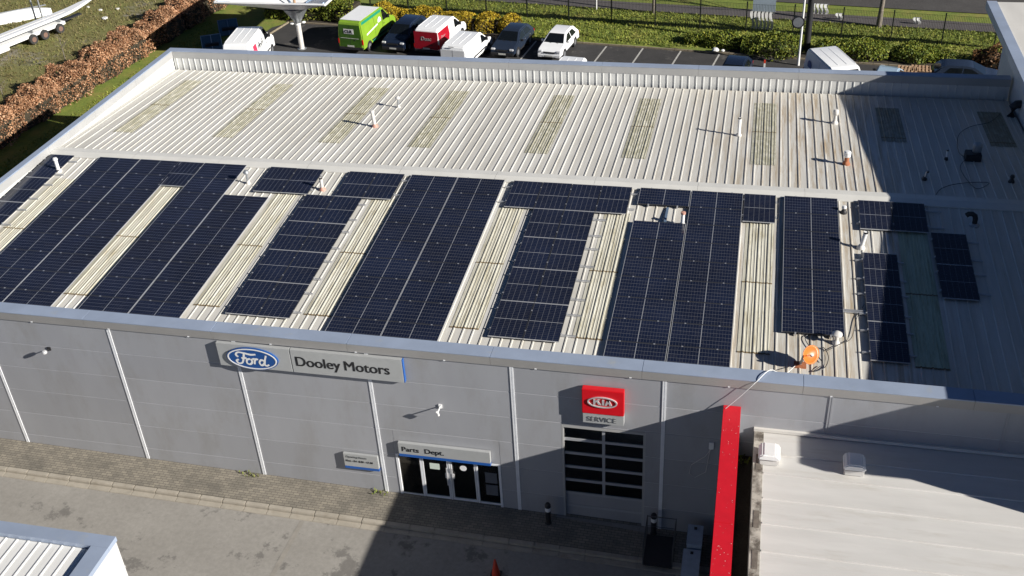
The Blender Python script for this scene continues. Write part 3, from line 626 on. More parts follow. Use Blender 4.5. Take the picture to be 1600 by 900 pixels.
def rail_block(name, label, u0, u1, v0, v1, land, ext=(0.06, 0.06), nrow=0, ncol=0):
    """rails under a block and the clamps on it, resting on the ribs"""
    o = thing('mounting_rails', label, 'mounting frame', ppos(u0, v1, -.14), 0, 'rails carrying the solar panels')
    o.rotation_euler = (AL, 0, 0)
    H0, H1 = .03, .102                                 # local z: sheet at 0, rib top about .046
    if land:
        for cidx in range(ncol):
            for fr_ in (.22, .78):
                x = (cidx+fr_)*PL; MB().box(x-.02, x+.02, -ext[0], (v1-v0)+ext[1], H0, H1).obj('rail', MT['alu'], o)
        cl = MB()
        for r in range(nrow+1):
            for cidx in range(ncol):
                for fr_ in (.22, .78): cl.box((cidx+fr_)*PL-.028, (cidx+fr_)*PL+.028, (v1-v0)-r*PW-.022, (v1-v0)-r*PW+.022, .103, .150)
    else:
        for r in range(nrow):
            for fr_ in (.22, .78):
                y = (v1-v0)-(r+fr_)*PL; MB().box(-ext[0], (u1-u0)+ext[1], y-.02, y+.02, H0, H1).obj('rail', MT['alu'], o)
        cl = MB()
        for r in range(nrow):
            for fr_ in (.22, .78):
                y = (v1-v0)-(r+fr_)*PL
                for cidx in range(ncol+1): cl.box(cidx*PW-.022, cidx*PW+.022, y-.028, y+.028, .103, .150)
    tag(cl.obj('clamps', MT['alu'], o), kind='stuff')
def landscape(u, r0, r1, label, group, ncol=1):
    for cidx in range(ncol):
        for r in range(r0, r1): panel(u+cidx*PL, r*PW, True, label, group, r-r0, r1-r0)
    rail_block('r', 'aluminium rails under ' + group, u, u+ncol*PL, r0*PW, r1*PW, True, nrow=r1-r0, ncol=ncol)
def portrait(u, v0, n, ncol, label, group, ext=(.06, .06)):
    for cidx in range(ncol):
        for r in range(n): panel(u+cidx*PW, v0+r*PL, False, label, group, r, n)
    rail_block('r', 'aluminium rails under ' + group, u, u+ncol*PW, v0, v0+n*PL, False, ext, nrow=n, ncol=ncol)
portrait(-18.12, .0, 5, 1, 'upright blue-black solar panel in the single column along the left parapet', 'the single column along the left parapet', (.03, .40))
landscape(-15.48, 0, 9, 'sideways blue-black solar panel in the two-wide block next to the left parapet column', 'the two-wide block next to the left parapet column', 2)
portrait(-11.36, 0, 1, 1, 'upright solar panel bridging the top of the second rooflight strip', 'the panel bridging the second rooflight strip')
landscape(-10.06, 0, 9, 'sideways solar panel in the full column right of the bridging panel', 'the full column right of the bridging panel')
landscape(-7.91, 2, 9, 'sideways solar panel in the column that starts two rows below the ridge', 'the column starting two rows below the ridge')
portrait(-6.73, 0, 1, 2, 'upright solar panel of the detached pair at the ridge beside the mushroom vent', 'the detached pair beside the mushroom vent')
portrait(-4.18, PL, 4, 2, 'upright solar panel in the two-wide stack above the name lettering of the long sign', 'the two-wide stack above the long sign', (.10, .30))
portrait(-2.90, 0, 1, 2, 'upright solar panel of the pair at the ridge right of the pinkish flue', 'the pair right of the pinkish flue', (.06, .34))
landscape(0, 0, 9, 'sideways black solar panel in the big two-wide block in the middle of the roof', 'the big two-wide block in mid roof', 2)
portrait(4.675, 0, 1, 4, 'upright black solar panel in the row of four at the ridge forming a T', 'the ridge row of four forming a T', (.30, .28))
portrait(5.967, PL, 4, 2, 'upright black solar panel in the two-wide stem of the T', 'the two-wide stem of the T', (.10, .52))
landscape(10.19, 0, 1, 'single sideways solar panel at the ridge above the gap with a white pipe', 'the single panel above the pipe gap')
landscape(10.19, 2, 9, 'sideways black solar panel in the column below the gap with a white pipe', 'the column below the pipe gap')
landscape(12.35, 0, 9, 'sideways black solar panel in the full column right of the pipe gap', 'the full column right of the pipe gap')
portrait(14.52, 0, 1, 1, 'upright solar panel bridging the top of the rooflight left of the orange dish', 'the panel bridging the rooflight by the orange dish')
landscape(16.14, 0, 7, 'sideways black solar panel in the single column ending above the orange dish', 'the single column above the orange dish')
portrait(19.06, 0, 1, 2, 'upright solar panel of the half-shaded pair at the ridge by the leaning white pipe', 'the half-shaded pair by the leaning pipe', (.10, .62))
portrait(19.05, 2.93*PW, 3, 1, 'upright solar panel in the half-shaded column left of the greenish rooflight', 'the half-shaded column left of the greenish rooflight', (.24, .22))
portrait(21.70, 1.62*PW, 2, 1, 'upright solar panel in the fully shaded column right of the greenish rooflight', 'the shaded column right of the greenish rooflight', (.06, .42))

# ================================================================ FLUES, VENTS, DISH, CABLES ON THE ROOF
def on_roof(px, py, front_=True):
    p = (front if front_ else back)(px, py); return Vector((p.x, p.y, p.z))
def flue(name, label, p, h, r, m, base=None, cap='open', lean=(0, 0), br=None, capm=None):
    o = thing(name, label, 'flue', p, 0, 'flues and vents on the ribbed roof')
    top = (lean[0], lean[1], h)
    bm_ = MB(); bm_.lathe([((br or r*1.9), -.03), ((br or r*1.9), .05), (r*1.15, .14), (r*1.02, .16)], (0, 0, 0), 12); bm_.obj('flashing', base or MT['pvc'], o, smooth=True)
    MB().tube([(0, 0, 0), top], r, 12).obj('pipe', m, o, smooth=True)
    if cap == 'cap': MB().lathe([(r*1.3, -.02), (r*1.35, .03), (r*1.0, .09), (.01, .10)], top, 12).obj('cap', capm or m, o, smooth=True)
    if cap == 'mushroom': MB().lathe([(r*1.2, -.03), (r*2.6, .0), (r*2.5, .05), (r*1.2, .12), (.01, .13)], top, 16).obj('cap', capm or m, o, smooth=True)
    if cap == 'cowl': MB().lathe([(r*1.05, -.02), (r*1.55, .03), (r*1.55, .22), (r*1.1, .27), (.01, .28)], top, 14).obj('cowl', capm or m, o, smooth=True)
    if cap == 'open': MB().lathe([(r*1.06, -.06), (r*1.06, .004), (r*.8, .004), (r*.8, -.05)], top, 12).obj('rim', MT['black'], o)
    return o
flue('white_flue', 'short white pipe with a cap beside the left parapet column of panels', on_roof(92, 268), .62, .085, MT['white'], None, 'cap')
flue('mushroom_vent', 'translucent grey mushroom vent in the white gap right of the blue panels', on_roof(388, 287), .55, .05, MT['zinc'], None, 'mushroom')
flue('pinkish_flue', 'grey pipe on a pinkish flashing between two pairs of ridge panels', on_roof(504, 297), .62, .075, MT['pvc'], MT['pinkpvc'])
flue('pink_pipe', 'pale pipe on a pink flashing on the sunny back slope', on_roof(586, 198, False), .78, .09, MT['pvc'], MT['pinkpvc'], 'cap', (-.06, 0))
flue('glass_cowl', 'thin zinc pipe with a pale round cowl behind the pink-based pipe', on_roof(623, 168, False), .5, .05, MT['zinc'], None, 'mushroom', capm=MT['pvc'])
flue('tall_white_pipe', 'tall plain white pipe on the back slope beside the long rooflight', on_roof(1154, 212, False), .92, .075, MT['white'])
flue('white_cowl', 'white cowl vent at the edge of the big shadow on the back slope', on_roof(1304, 193, False), .45, .085, MT['pvc'], None, 'cowl')
flue('orange_flue', 'rusty orange flue base with a white cowl near the ridge', on_roof(1322, 257, False), .38, .10, mat('rust_orange', (.36, .13, .06), .8, 0, .35, 6), bpy.data.materials['rust_orange'], 'cowl', br=.17, capm=MT['white'])
o = thing('gap_pipe', 'white pipe with a hood standing in the gap among the black panels', 'flue', on_roof(1066, 352), 0, 'flues and vents on the ribbed roof')
MB().lathe([(.16, -.03), (.16, .04), (.08, .12)], (0, 0, 0), 12).obj('flashing', MT['pvc'], o); MB().tube([(0, 0, 0), (.02, 0, .55)], .075, 12).obj('pipe', MT['white'], o, smooth=True); MB().lathe([(.10, 0), (.10, .08), (.02, .10)], (.02, 0, .53), 12).obj('cap', MT['pinkpvc'], o)
flue('leaning_pipe', 'white pipe leaning right beside the half-shaded panels', on_roof(1345, 388), .74, .085, MT['white'], None, 'open', (.10, .0))
flue('dark_vent', 'small black vent with a white cap right of the long black panel column', on_roof(1318, 333), .25, .07, MT['black'], MT['black'], 'cap', capm=MT['white'])
flue('white_mushroom', 'white mushroom vent below the single panel column', on_roof(1306, 537), .38, .07, MT['pvc'], None, 'mushroom')
flue('shaded_stub', 'small dark stub vent in the shade of the back slope near the ridge', on_roof(1444, 281, False), .42, .06, MT['zinc'], MT['black'], 'open', (.08, 0))
flue('shaded_pipe', 'thin white pipe on a black base in the shaded back slope', on_roof(1478, 250, False), .5, .045, MT['white'], MT['black'], 'open')
flue('shaded_small_vent', 'small black vent in the far shaded corner by the tall building', on_roof(1580, 285, False), .25, .07, MT['black'], MT['black'], 'cap')
o = thing('fan_unit', 'black roof fan box with a grey cowl in the shaded back slope', 'fan unit', on_roof(1519, 249, False), 0)
MB().box(-.32, .32, -.28, .28, -.02, .34).obj('box', MT['black'], o, bevel=.02); MB().lathe([(.18, 0), (.2, .04), (.2, .34), (.14, .40), (.02, .41)], (.14, .1, .34), 14).obj('cowl', MT['zinc'], o, smooth=True)
o = thing('elbow_vent', 'black elbow pipe vent on the shaded front slope', 'flue', on_roof(1522, 352), 0, 'flues and vents on the ribbed roof')
MB().lathe([(.2, -.03), (.2, .03), (.11, .1)], (0, 0, 0), 12).obj('flashing', MT['zinc'], o); MB().tube([(0, 0, 0), (0, 0, .30), (-.04, 0, .42), (-.15, 0, .50), (-.28, 0, .49), (-.36, 0, .42)], .10, 12).obj('elbow', MT['black'], o, smooth=True)
o = thing('wall_duct', 'dark round duct with a bend beside the tall building in the shade', 'duct', on_roof(1580, 182, False), 0)
MB().tube([(0, 0, 0), (0, 0, .5), (.1, 0, .62), (.5, 0, .66)], .2, 12).obj('duct', MT['black'], o, smooth=True)
# orange dish with its mount and cables, near the front parapet
dp = on_roof(1250, 571)
o = thing('orange_dish', 'faded orange oval dish tilted on a rusty mount near the front parapet', 'dish', dp)
MB().box(-.2, .2, -.16, .16, -.03, .06).obj('base_plate', bpy.data.materials['rust_orange'], o, bevel=.01); MB().tube([(0, 0, .05), (.1, .05, .42)], .045, 8).obj('post', MT['zinc'], o)
dsh = MB(); n = 20; rings = 6
for i in range(rings+1):
    r = .40*i/rings; dep = .12*(i/rings)**2
    for k in range(n): q = 2*math.pi*k/n; dsh.v.append((r*math.cos(q), r*math.sin(q)*.78, dep))
for i in range(rings):
    for k in range(n): j = (k+1) % n; dsh.f.append((i*n+k, i*n+j, (i+1)*n+j, (i+1)*n+k)); dsh.m.append(0)
do = dsh.obj('dish', MT['orange'], o, smooth=True, fix=False); do.location = (.22, -.02, .48); do.rotation_euler = Vector((.62, -.50, .52)).to_track_quat('Z', 'Y').to_euler()
sm = do.modifiers.new('thick', 'SOLIDIFY'); sm.thickness = .02
MB().tube([(.18, -.1, .5), (.30, -.42, .78)], .015, 6).obj('feed_arm', MT['zinc'], o); MB().tube([(.29, -.40, .74), (.32, -.46, .82)], .05, 8).obj('receiver', MT['pvc'], o)
def cable(label, pts, r, m, name='cable'): tag(MB().tube(pts, r, 5).obj(name, m), label, 'cable', None)
def wig(pts, n=5, a=.05):
    out = []
    for i in range(len(pts)-1):
        p0, p1, p2, p3 = (Vector(pts[k]) for k in (max(i-1, 0), i, i+1, min(i+2, len(pts)-1)))
        for k in range(n):
            t = k/n; out.append(.5*((2*p1)+(-p0+p2)*t+(2*p0-5*p1+4*p2-p3)*t*t+(-p0+3*p1-3*p2+p3)*t**3))
    out.append(Vector(pts[-1])); return out
up = Vector((0, 0, .06))
cable('black cables tangled around the foot of the orange dish', wig([on_roof(*q)+up for q in ((1282, 574), (1270, 583), (1288, 577), (1294, 560), (1286, 545), (1275, 553), (1285, 568), (1262, 540), (1258, 528), (1268, 525))]), .014, MT['black'], 'dish_cable')
cable('thin cable running from the leaning panels down past the white mushroom vent', wig([on_roof(*q)+up for q in ((1350, 478), (1338, 500), (1330, 530), (1312, 540), (1290, 551))]), .012, MT['black'], 'thin_cable')
wc = [on_roof(1243, 573)+up, Vector((16.2, -12.0, 6.2)), Vector((15.75, -12.38, ZP+.02)), Vector((15.35, WY-.05, ZP+.0)), Vector((14.9, WY-.16, 6.05)), Vector((14.45, WY-.2, 5.50))]
cable('white cable from the orange dish over the parapet to the red-capped wall', wig(wc), .013, MT['white'], 'white_cable')
cable('black cable looping over the shaded back slope from the fan box', wig([on_roof(*q, False)+up for q in ((1515, 246), (1500, 262), (1512, 285), (1527, 297), (1545, 288), (1520, 287), (1490, 290), (1470, 297), (1462, 306))]), .014, MT['black'], 'looping_cable')
cable('black cable from the far rooflight to the shaded fan box', wig([on_roof(*q, False)+up for q in ((1562, 180), (1545, 193), (1515, 200), (1497, 214), (1498, 240), (1510, 248))]), .014, MT['black'], 'far_cable')
b = MB(); e0, e1 = on_roof(1290, 487), on_roof(1348, 491)
b.box(18.2, 19.2, e0.y-.03, e0.y+.03, zfront(e0.y)+.05, zfront(e0.y)+.09); b.box(18.2, 19.2, e0.y+.08, e0.y+.14, zfront(e0.y)+.05, zfront(e0.y)+.09); tag(b.obj('cable_tray', MT['alu']), 'short aluminium cable tray linking two panel columns above the mushroom vent', 'cable tray')
b = MB(); tp = ony(1038, 330, -1.9); b.box(11.42, 11.52, -2.52, -1.32, zfront(-1.9)+.05, zfront(-1.9)+.10); tag(b.obj('blue_tray', MT['steelblue']), 'blue cable tray crossing the gap among the black panels', 'cable tray')
b = MB(); b.box(20.02, 20.10, -3.8, -2.1, zfront(-3)+.05, zfront(-3)+.10); tag(b.obj('shaded_tray', MT['alu']), 'pale cable tray between the half-shaded ridge pair and the column below', 'cable tray')

# ================================================================ NEIGHBOURING BUILDINGS
# red-capped fin wall
R_ = thing('red_capped_wall', 'fin wall with a bright red cap standing out from the grey front', 'wall', (14.65, -19, RD(14.65)))
MB().box(14.42, 14.88, -27.9, WY-.002, RD(14)-.1, 5.36).obj('wall', MT['clad'], R_, world=True)
for i, (y0, y1) in enumerate(((-28, -23.3), (-23.29, -18.2), (-18.19, WY-.005))): MB().box(14.37, 14.93, y0, y1, 5.362, 5.48).obj('red_cap', MT['redcap'], R_, world=True, bevel=.01)
dr_ = MB()
for k in range(55):
    yy = random.choice((-14.2, -15.3, -17.2, -18.6, -20))+random.gauss(0, .5); xx = random.uniform(14.42, 14.90); s_ = random.uniform(.004, .013)
    if -27 < yy < WY-.1: dr_.add([(xx+s_*math.cos(q*1.047), yy+s_*math.sin(q*1.047), 5.4835) for q in range(6)], [tuple(range(6))])
tag(dr_.obj('droppings', MT['pvc'], R_, world=True, fix=False), kind='stuff')
# low annexe with a pale membrane roof
A = thing('low_annexe', 'low annexe with a pale seamed flat roof right of the red-capped wall', 'building', (20, -19, RD(20)))
AZ = 4.55
MB().box(15.62, 26.9, -28, WY-.005, RD(20)-.3, AZ-.06).obj('wall', MT['tallwall'], A, world=True)
ys_ = [WY-.006, -14.05, -14.95, -16.05, -17.1, -18.2, -19.3, -20.4, -21.5, -22.6, -23.7, -28]
for y1, y0 in zip(ys_[:-1], ys_[1:]): MB().box(15.72, 26.88, y0+.004, y1-.004, AZ-.058, AZ).obj('membrane_strip', MT['membrane'], A, world=True)
for y in ys_[1:-1]: MB().box(15.74, 26.88, y-.03, y+.03, AZ-.02, AZ+.035).obj('seam_batten', MT['membrane'], A, world=True, bevel=.008)
MB().box(15.42, 15.62, -28, WY-.005, AZ-.9, AZ-.02).box(15.42, 15.72, -28, WY-.005, AZ-.0201, AZ+.03).obj('grimy_edge', MT['gutter'], A, world=True)
for y in (-14.5, -17.0, -18.6): MB().box(15.5, 15.66, y-.35, y+.35, AZ+.031, AZ+.045).obj('lead_patch', mat('lead', (.14, .12, .10), .9, 0, .3, 6) if y > -15 else bpy.data.materials['lead'], A, world=True)
MB().box(15.4, 26.88, WY-.10, WY-.003, AZ+.031, AZ+.14).obj('wall_flashing', MT['tallwhite'], A, world=True)
MB().box(14.90, 15.42, -28, WY-.01, AZ-1.2, AZ-1.15).obj('valley_gutter', MT['soil'], A, world=True)
wl = MB()
for k in range(40):
    x, y = 15.15+random.uniform(-.16, .16), (-13.25 if k < 26 else -19.3)+random.uniform(-.22, .22); h = random.uniform(.05, .22); q = random.uniform(0, 6.28)
    wl.add([(x, y, AZ-1.15), (x+.10*math.cos(q), y+.10*math.sin(q), AZ-1.15+h), (x+.07*math.cos(q+.9), y+.07*math.sin(q+.9), AZ-1.15+h*.9)], [(0, 1, 2)])
tag(wl.obj('gutter_weed', MT['grassblade'], fix=False), 'bright green weeds growing in the dark gutter beside the red cap', 'weed', kind='stuff')
for i, (px, py, nm) in enumerate(((1201, 716, 'beside the dirty gutter'), (1333, 732, 'half in the tall shadow'))):
    p = onz(px, py, AZ); o = thing('roof_cowl', 'white box roof cowl ' + nm, 'roof vent', (p.x, p.y-.1, AZ), 0, 'white cowls on the annexe roof')
    MB().box(-.30, .30, -.26, .26, 0, .24).obj('base', MT['membrane'], o, bevel=.03); MB().prism([(-.34, .25), (.34, .25), (.32, .40), (.20, .48), (-.20, .48), (-.32, .40)], lambda q, t: (q[0], t, q[1]), -.32, .32).obj('hood', MT['white'], o, bevel=.04)
# tall hall on the right, whose eaves throw the big shadow
T = thing('tall_hall', 'tall pale hall with a white flat roof and blue-grey eaves beside the main roof', 'building', (35, 0, 0))
TZ = 9.0
MB().box(27.0, 48, -16.6, 16.6, -1.2, TZ-.42).obj('wall', MT['tallwall'], T, world=True)
for y0, y1 in zip([-17.1+3.44*k for k in range(10)], [-17.1+3.44*(k+1)-.008 for k in range(10)]):
    MB().box(25.92, 26.42, y0, y1, TZ-.40, TZ).obj('eaves_cap', MT['cap'], T, world=True, bevel=.01); MB().box(26.425, 49, y0, y1, TZ-.30, TZ-.06).obj('roof_deck', MT['tallwhite'], T, world=True)
# building across the yard, lower left
G = thing('yard_building', 'building across the yard with a white ribbed roof inside a blue-grey parapet', 'building', (-12, -28, RD(-12)))
GZ, GXR, GYB = 5.0, -2.85, -21.35
MB().box(-26, GXR, GYB-16, GYB, RD(-26)-.6, GZ-.06).obj('wall', MT['tallwall'], G, world=True)
MB().box(GXR+.002, GXR+.02, GYB-16, GYB, GZ-2.2, GZ-2.14).box(GXR+.002, GXR+.02, GYB-16, GYB, GZ-1.14, GZ-1.08).obj('wall_joint', MT['joint'], G, world=True)
MB().box(-26, GXR+.03, GYB-.42, GYB+.03, GZ-.05, GZ+.12).obj('parapet_cap', MT['cap'], G, world=True); MB().box(GXR-.52, GXR+.03, GYB-16, GYB-.425, GZ-.05, GZ+.12).obj('parapet_cap', MT['cap'], G, world=True)
YS = ribmesh('yard_roof_sheet', mat('white_roof_coating', (0.74, 0.735, 0.71), .45, 0, .05, 1.5, stretch=(2, .3, 1), dirt=(.45, .43, .38), dscale=2, dlo=.62, dhi=.85))
for k in range(14): inst('roof_sheet', YS, G, (GXR-.55-1.13*(k+1), GYB-16, GZ-.04), (0, 0, 0), (1.128, 15.55, 1), True)

# ================================================================ THINGS IN THE SHADED YARD
def bollard(px, py, label):
    p = onz(px, py, PV(10)); o = thing('bollard', label, 'bollard', (p.x, min(p.y, WY-.22), PV(p.x)), 0, 'black bollards at the roller door')
    MB().lathe([(.12, 0), (.12, .02), (.10, .03), (.10, .62)], (0, 0, 0), 14).obj('post', MT['black'], o, smooth=True)
    MB().lathe([(.105, .62), (.105, .80)], (0, 0, 0), 14).obj('white_band', MT['white'], o, smooth=True)
    MB().lathe([(.11, .80), (.11, .90), (.07, .97), (.01, .99)], (0, 0, 0), 14).obj('head', MT['black'], o, smooth=True)
bollard(857, 818, 'black bollard with a white band left of the roller door'); bollard(1021, 832, 'black bollard with a white band right of the roller door')
rp = MB(); rp.add([(8.75, -12.98, PV(9)+.012), (12.3, -12.98, PV(12)+.012), (12.6, -14.66, RD(12)+.01), (7.9, -14.66, RD(8)+.01)], [(0, 1, 2, 3)])
rp.add([(8.75, -12.98, PV(9)+.010), (12.3, -12.98, PV(12)+.010), (12.6, -14.66, RD(12)-.2), (7.9, -14.66, RD(8)-.2)], [(0, 1, 2, 3)]); tag(rp.obj('door_ramp', MT['yard'], fix=False), kind='structure')
p = onz(775, 898, RD(7)); o = thing('traffic_cone', 'orange-red traffic cone on the shaded yard', 'cone', (p.x, p.y, RD(p.x)))
MB().box(-.19, .19, -.19, .19, 0, .04).obj('base', MT['black'], o, bevel=.01); MB().lathe([(.15, .04), (.035, .74), (.03, .75)], (0, 0, 0), 16).obj('cone', MT['cone'], o, smooth=True)
p = onz(1030, 862, PV(12)); o = thing('cage_trolley', 'dark wire cage trolley in the shade by the right bollard', 'trolley', (p.x, p.y, RD(p.x)+.01))
MB().box(-.5, .5, -.7, .7, .12, .18).obj('deck', MT['black'], o)
wm = mat('dark_wire', (.10, .105, .11), .5, .5)
for s, nm in ((-1, 'side_rail'), (1, 'side_rail')):
    c_ = MB(); c_.tube([(s*.5, -.7, .15), (s*.5, -.7, 1.1), (s*.5, .7, 1.1), (s*.5, .7, .15)], .018, 6)
    for k in range(1, 7): c_.tube([(s*.5, -.7+.2*k, .15), (s*.5, -.7+.2*k, 1.1)], .007, 4)
    c_.obj(nm, wm, o)
MB().tube([(-.5, .7, 1.08), (.5, .7, 1.08)], .02, 6).tube([(-.5, .7, .6), (.5, .7, .6)], .012, 6).obj('back_rail', wm, o)
for sx in (-.42, .42):
    for sy in (-.58, .58): MB().lathe([(.055, -.02), (.055, .02)], (sx, sy, .055), 10, 0, 'x').box(sx-.03, sx+.03, sy-.03, sy+.03, .06, .121).obj('castor', MT['black'], o)
for i, (x0, x1, y0, y1, h, lab) in enumerate(((13.50, 14.00, -14.28, -13.35, .9, 'pale blue-grey steel cabinet nearest the shaded wall by the red cap'), (13.42, 13.98, -15.9, -14.36, .75, 'longer pale blue-grey steel chest in front of the cabinet by the red cap'))):
    o = thing('steel_cabinet', lab, 'cabinet', ((x0+x1)/2, (y0+y1)/2, RD(13.7)), 0, 'steel cabinets along the red-capped wall')
    hx, hy = (x1-x0)/2, (y1-y0)/2; mlt = mat('galvanised_blue', (.36, .44, .54), .45, .2, .1, 5) if i == 0 else bpy.data.materials['galvanised_blue']
    MB().box(-hx, hx, -hy, hy, 0, h).obj('body', mlt, o, bevel=.02); MB().box(-hx-.015, hx+.015, -hy-.015, hy+.015, h+.001, h+.05).obj('lid', mlt, o, bevel=.012)
    MB().box(-.05, .05, hy-.22, hy-.12, h+.051, h+.08).obj('latch', MT['black'], o)
wv = MB()
for k in range(60):
    x = (-0.6 if k < 30 else 2.0)+random.gauss(0, .22); x = x-2.6 if k < 30 else x; y = -13.15+random.uniform(-.1, .12); h = random.uniform(.04, .18); q = random.uniform(0, 6.28)
    wv.add([(x, y, PV(x)), (x+.06*math.cos(q), y+.06*math.sin(q), PV(x)+h), (x+.05*math.cos(q+1), y+.05*math.sin(q+1), PV(x)+h*.8)], [(0, 1, 2)])
tag(wv.obj('wall_weeds', MT['grassblade'], fix=False), 'small weeds at the foot of the grey wall on the paving', 'weed', kind='stuff')

# ================================================================ PLANTS
rnd = random.Random(5)
def leaf_cloud(b, cx, cy, cz, n, surf, size):
    """n leaf faces near the surface of a lumpy blob given by surf(dir)->radius vector"""
    for _ in range(n):
        z = rnd.uniform(-.25, 1); q = rnd.uniform(0, 2*math.pi); s = math.sqrt(max(0, 1-z*z)); d = Vector((s*math.cos(q), s*math.sin(q), z))
        r = surf(d)*rnd.uniform(.72, 1.08); p = Vector((cx, cy, cz)) + Vector((d.x*r[0] if isinstance(r, tuple) else d.x*r.x, d.y*r.y, d.z*r.z))
        leaf(b, p, size*rnd.uniform(.6, 1.4), d)
def leaf(b, p, s, d=None):
    a = Vector((rnd.gauss(0, 1), rnd.gauss(0, 1), rnd.gauss(0, 1)))
    if d is not None: a = a + d*0.9
    a.normalize(); u = a.orthogonal().normalized(); u.rotate(Matrix.Rotation(rnd.uniform(0, 6.28), 3, a)); v = a.cross(u)
    b.add([p-u*s, p+v*s*.55, p+u*s, p-v*s*.55], [(0, 1, 2, 3)])
def hedge(name, label, cat, pts, lm, per_m, size, lump=.22, group=None, core=MT['core'], boxy=True):
    """pts: (x, y, half width, height) along the hedge; foliage wraps a dark core; stems below"""
    o = thing(name, label, cat, (pts[0][0], pts[0][1], 0), 0, group); O = Vector(pts[0][:2] + (0,))
    b = MB(); c = MB(); st = MB()
    ph = [rnd.uniform(0, 6.28) for _ in range(6)]
    def lm_(s, t): return 1 + lump*(math.sin(s*1.7+ph[0])*.5+math.sin(s*3.9+ph[1]+t*2)*.35+math.sin(s*.8+t*3+ph[2])*.4)
    tot = 0
    for k in range(len(pts)-1):
        A, B_ = pts[k], pts[k+1]; d = Vector((B_[0]-A[0], B_[1]-A[1], 0)); L = d.length; d.normalize(); n = Vector((-d.y, d.x, 0))
        for _ in range(int(per_m*L)):
            t = rnd.random(); hw = A[2]+(B_[2]-A[2])*t; h = A[3]+(B_[3]-A[3])*t; base = Vector((A[0], A[1], 0)) + d*L*t
            q = rnd.uniform(-.12, math.pi+.12); m_ = lm_(tot+L*t, q)
            cx, cz = math.cos(q), math.sin(q)
            e = .55 if boxy else 1.0
            xx = math.copysign(abs(cx)**e, cx)*hw*m_; zz = h*.42 + math.copysign(abs(cz)**e, cz)*h*.56*m_
            if q < .25 or q > math.pi-.25: zz = rnd.uniform(.05, .6)*h
            p = base + n*xx*rnd.uniform(.85, 1.05) + Vector((0, 0, max(.05, zz*rnd.uniform(.9, 1.04))))
            leaf(b, p-O, size*rnd.uniform(.6, 1.5), n*cx+Vector((0, 0, cz)))
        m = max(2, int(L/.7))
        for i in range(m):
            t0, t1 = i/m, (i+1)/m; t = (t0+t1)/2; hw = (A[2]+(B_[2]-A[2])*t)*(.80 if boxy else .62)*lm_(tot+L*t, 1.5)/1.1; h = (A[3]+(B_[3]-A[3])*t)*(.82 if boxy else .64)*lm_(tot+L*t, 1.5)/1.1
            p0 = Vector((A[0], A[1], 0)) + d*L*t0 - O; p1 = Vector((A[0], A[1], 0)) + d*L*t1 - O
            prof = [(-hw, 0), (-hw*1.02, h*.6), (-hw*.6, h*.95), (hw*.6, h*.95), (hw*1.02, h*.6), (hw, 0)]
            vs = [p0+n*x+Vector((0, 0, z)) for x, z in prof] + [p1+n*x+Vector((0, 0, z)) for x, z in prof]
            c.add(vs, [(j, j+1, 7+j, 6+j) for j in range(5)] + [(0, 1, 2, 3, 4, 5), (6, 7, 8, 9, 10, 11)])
        tot += L
    b.obj('foliage', lm, o, fix=False); c.obj('branches', core, o, fix=False); return o
H0, H1 = Vector((-33.2, 2, 0)), Vector((-29.4, 43, 0))
def hp(y, hw, h): t = (y-2)/41; return (H0.x+(H1.x-H0.x)*t, y, hw, h)
hedge('beech_hedge', 'long russet-brown beech hedge between the waste ground and the grey building', 'hedge', [hp(-4, 1.15, 2.0), hp(6, 1.1, 2.1), hp(12, 1.25, 2.3), hp(17, 1.0, 1.9), hp(22, 1.2, 2.1), hp(28, 1.05, 2.0), hp(34, 1.15, 2.0), hp(40, 1.3, 2.2), hp(47, 1.2, 2.2)], MT['brownleaf'], 1500, .062, .30)
gx = lambda x, off: (x, KB(x)+off)
hedge('green_hedge', 'dense green hedge behind the car park beside the white canopy', 'hedge', [gx(-24, 1.5)+(1.0, 1.3), gx(-20, 1.5)+(1.1, 1.5), gx(-16.2, 1.6)+(1.0, 1.6)], MT['greenleaf'], 1100, .07, .25)
for x0, x1, h, lab in ((-15.2, -12.4, 1.35, 'golden shrub behind the green van'), (-12.2, -9.2, 1.45, 'golden shrub behind the navy people carrier'), (-9.0, -6.4, 1.35, 'golden shrub behind the red and white van'), (-6.2, -4.6, 1.3, 'golden shrub behind the plain white van'), (-4.4, -2.9, 1.2, 'golden shrub at the open end of the row by the dark hatchback')):
    hedge('golden_shrub', lab, 'shrub', [gx(x0, 1.5)+(.75, h*.8), gx((x0+x1)/2, 1.5)+(1.15, h), gx(x1, 1.5)+(.75, h*.8)], MT['yellowleaf'], 1200, .06, .35, 'golden shrubs behind the parked vans', boxy=False)
for x0, x1, hw, h, lab in ((9.6, 14.2, .95, 1.0, 'green laurel in front of the wavy white slats'), (13.6, 17.6, 1.4, 1.5, 'green laurel around the white lamp post'), (18.6, 23.4, 1.2, 1.25, 'green laurel behind the high white van'), (23.6, 27.6, 1.0, 1.1, 'green laurel behind the wooden pallets')):
    oy = 1.9 if x0 < 12 else (1.0 if x0 < 16 else 1.7); h *= .8
    hedge('laurel', lab, 'shrub', [gx(x0, oy)+(hw*.6, h*.7), gx(x0*.7+x1*.3, oy)+(hw, h), gx(x0*.3+x1*.7, oy)+(hw, h*.95), gx(x1, oy)+(hw*.6, h*.7)], MT['greenleaf'], 1050, .072, .35, 'laurels along the fence', boxy=False)
hedge('russet_shrub', 'russet bare shrub in the bed beside the tall pale hall', 'shrub', [gx(28.6, 1.6)+(.7, .8), gx(30.2, 1.6)+(1.2, 1.1), gx(32.5, 1.4)+(.8, .8)], MT['redleaf'], 520, .085, .35, boxy=False)
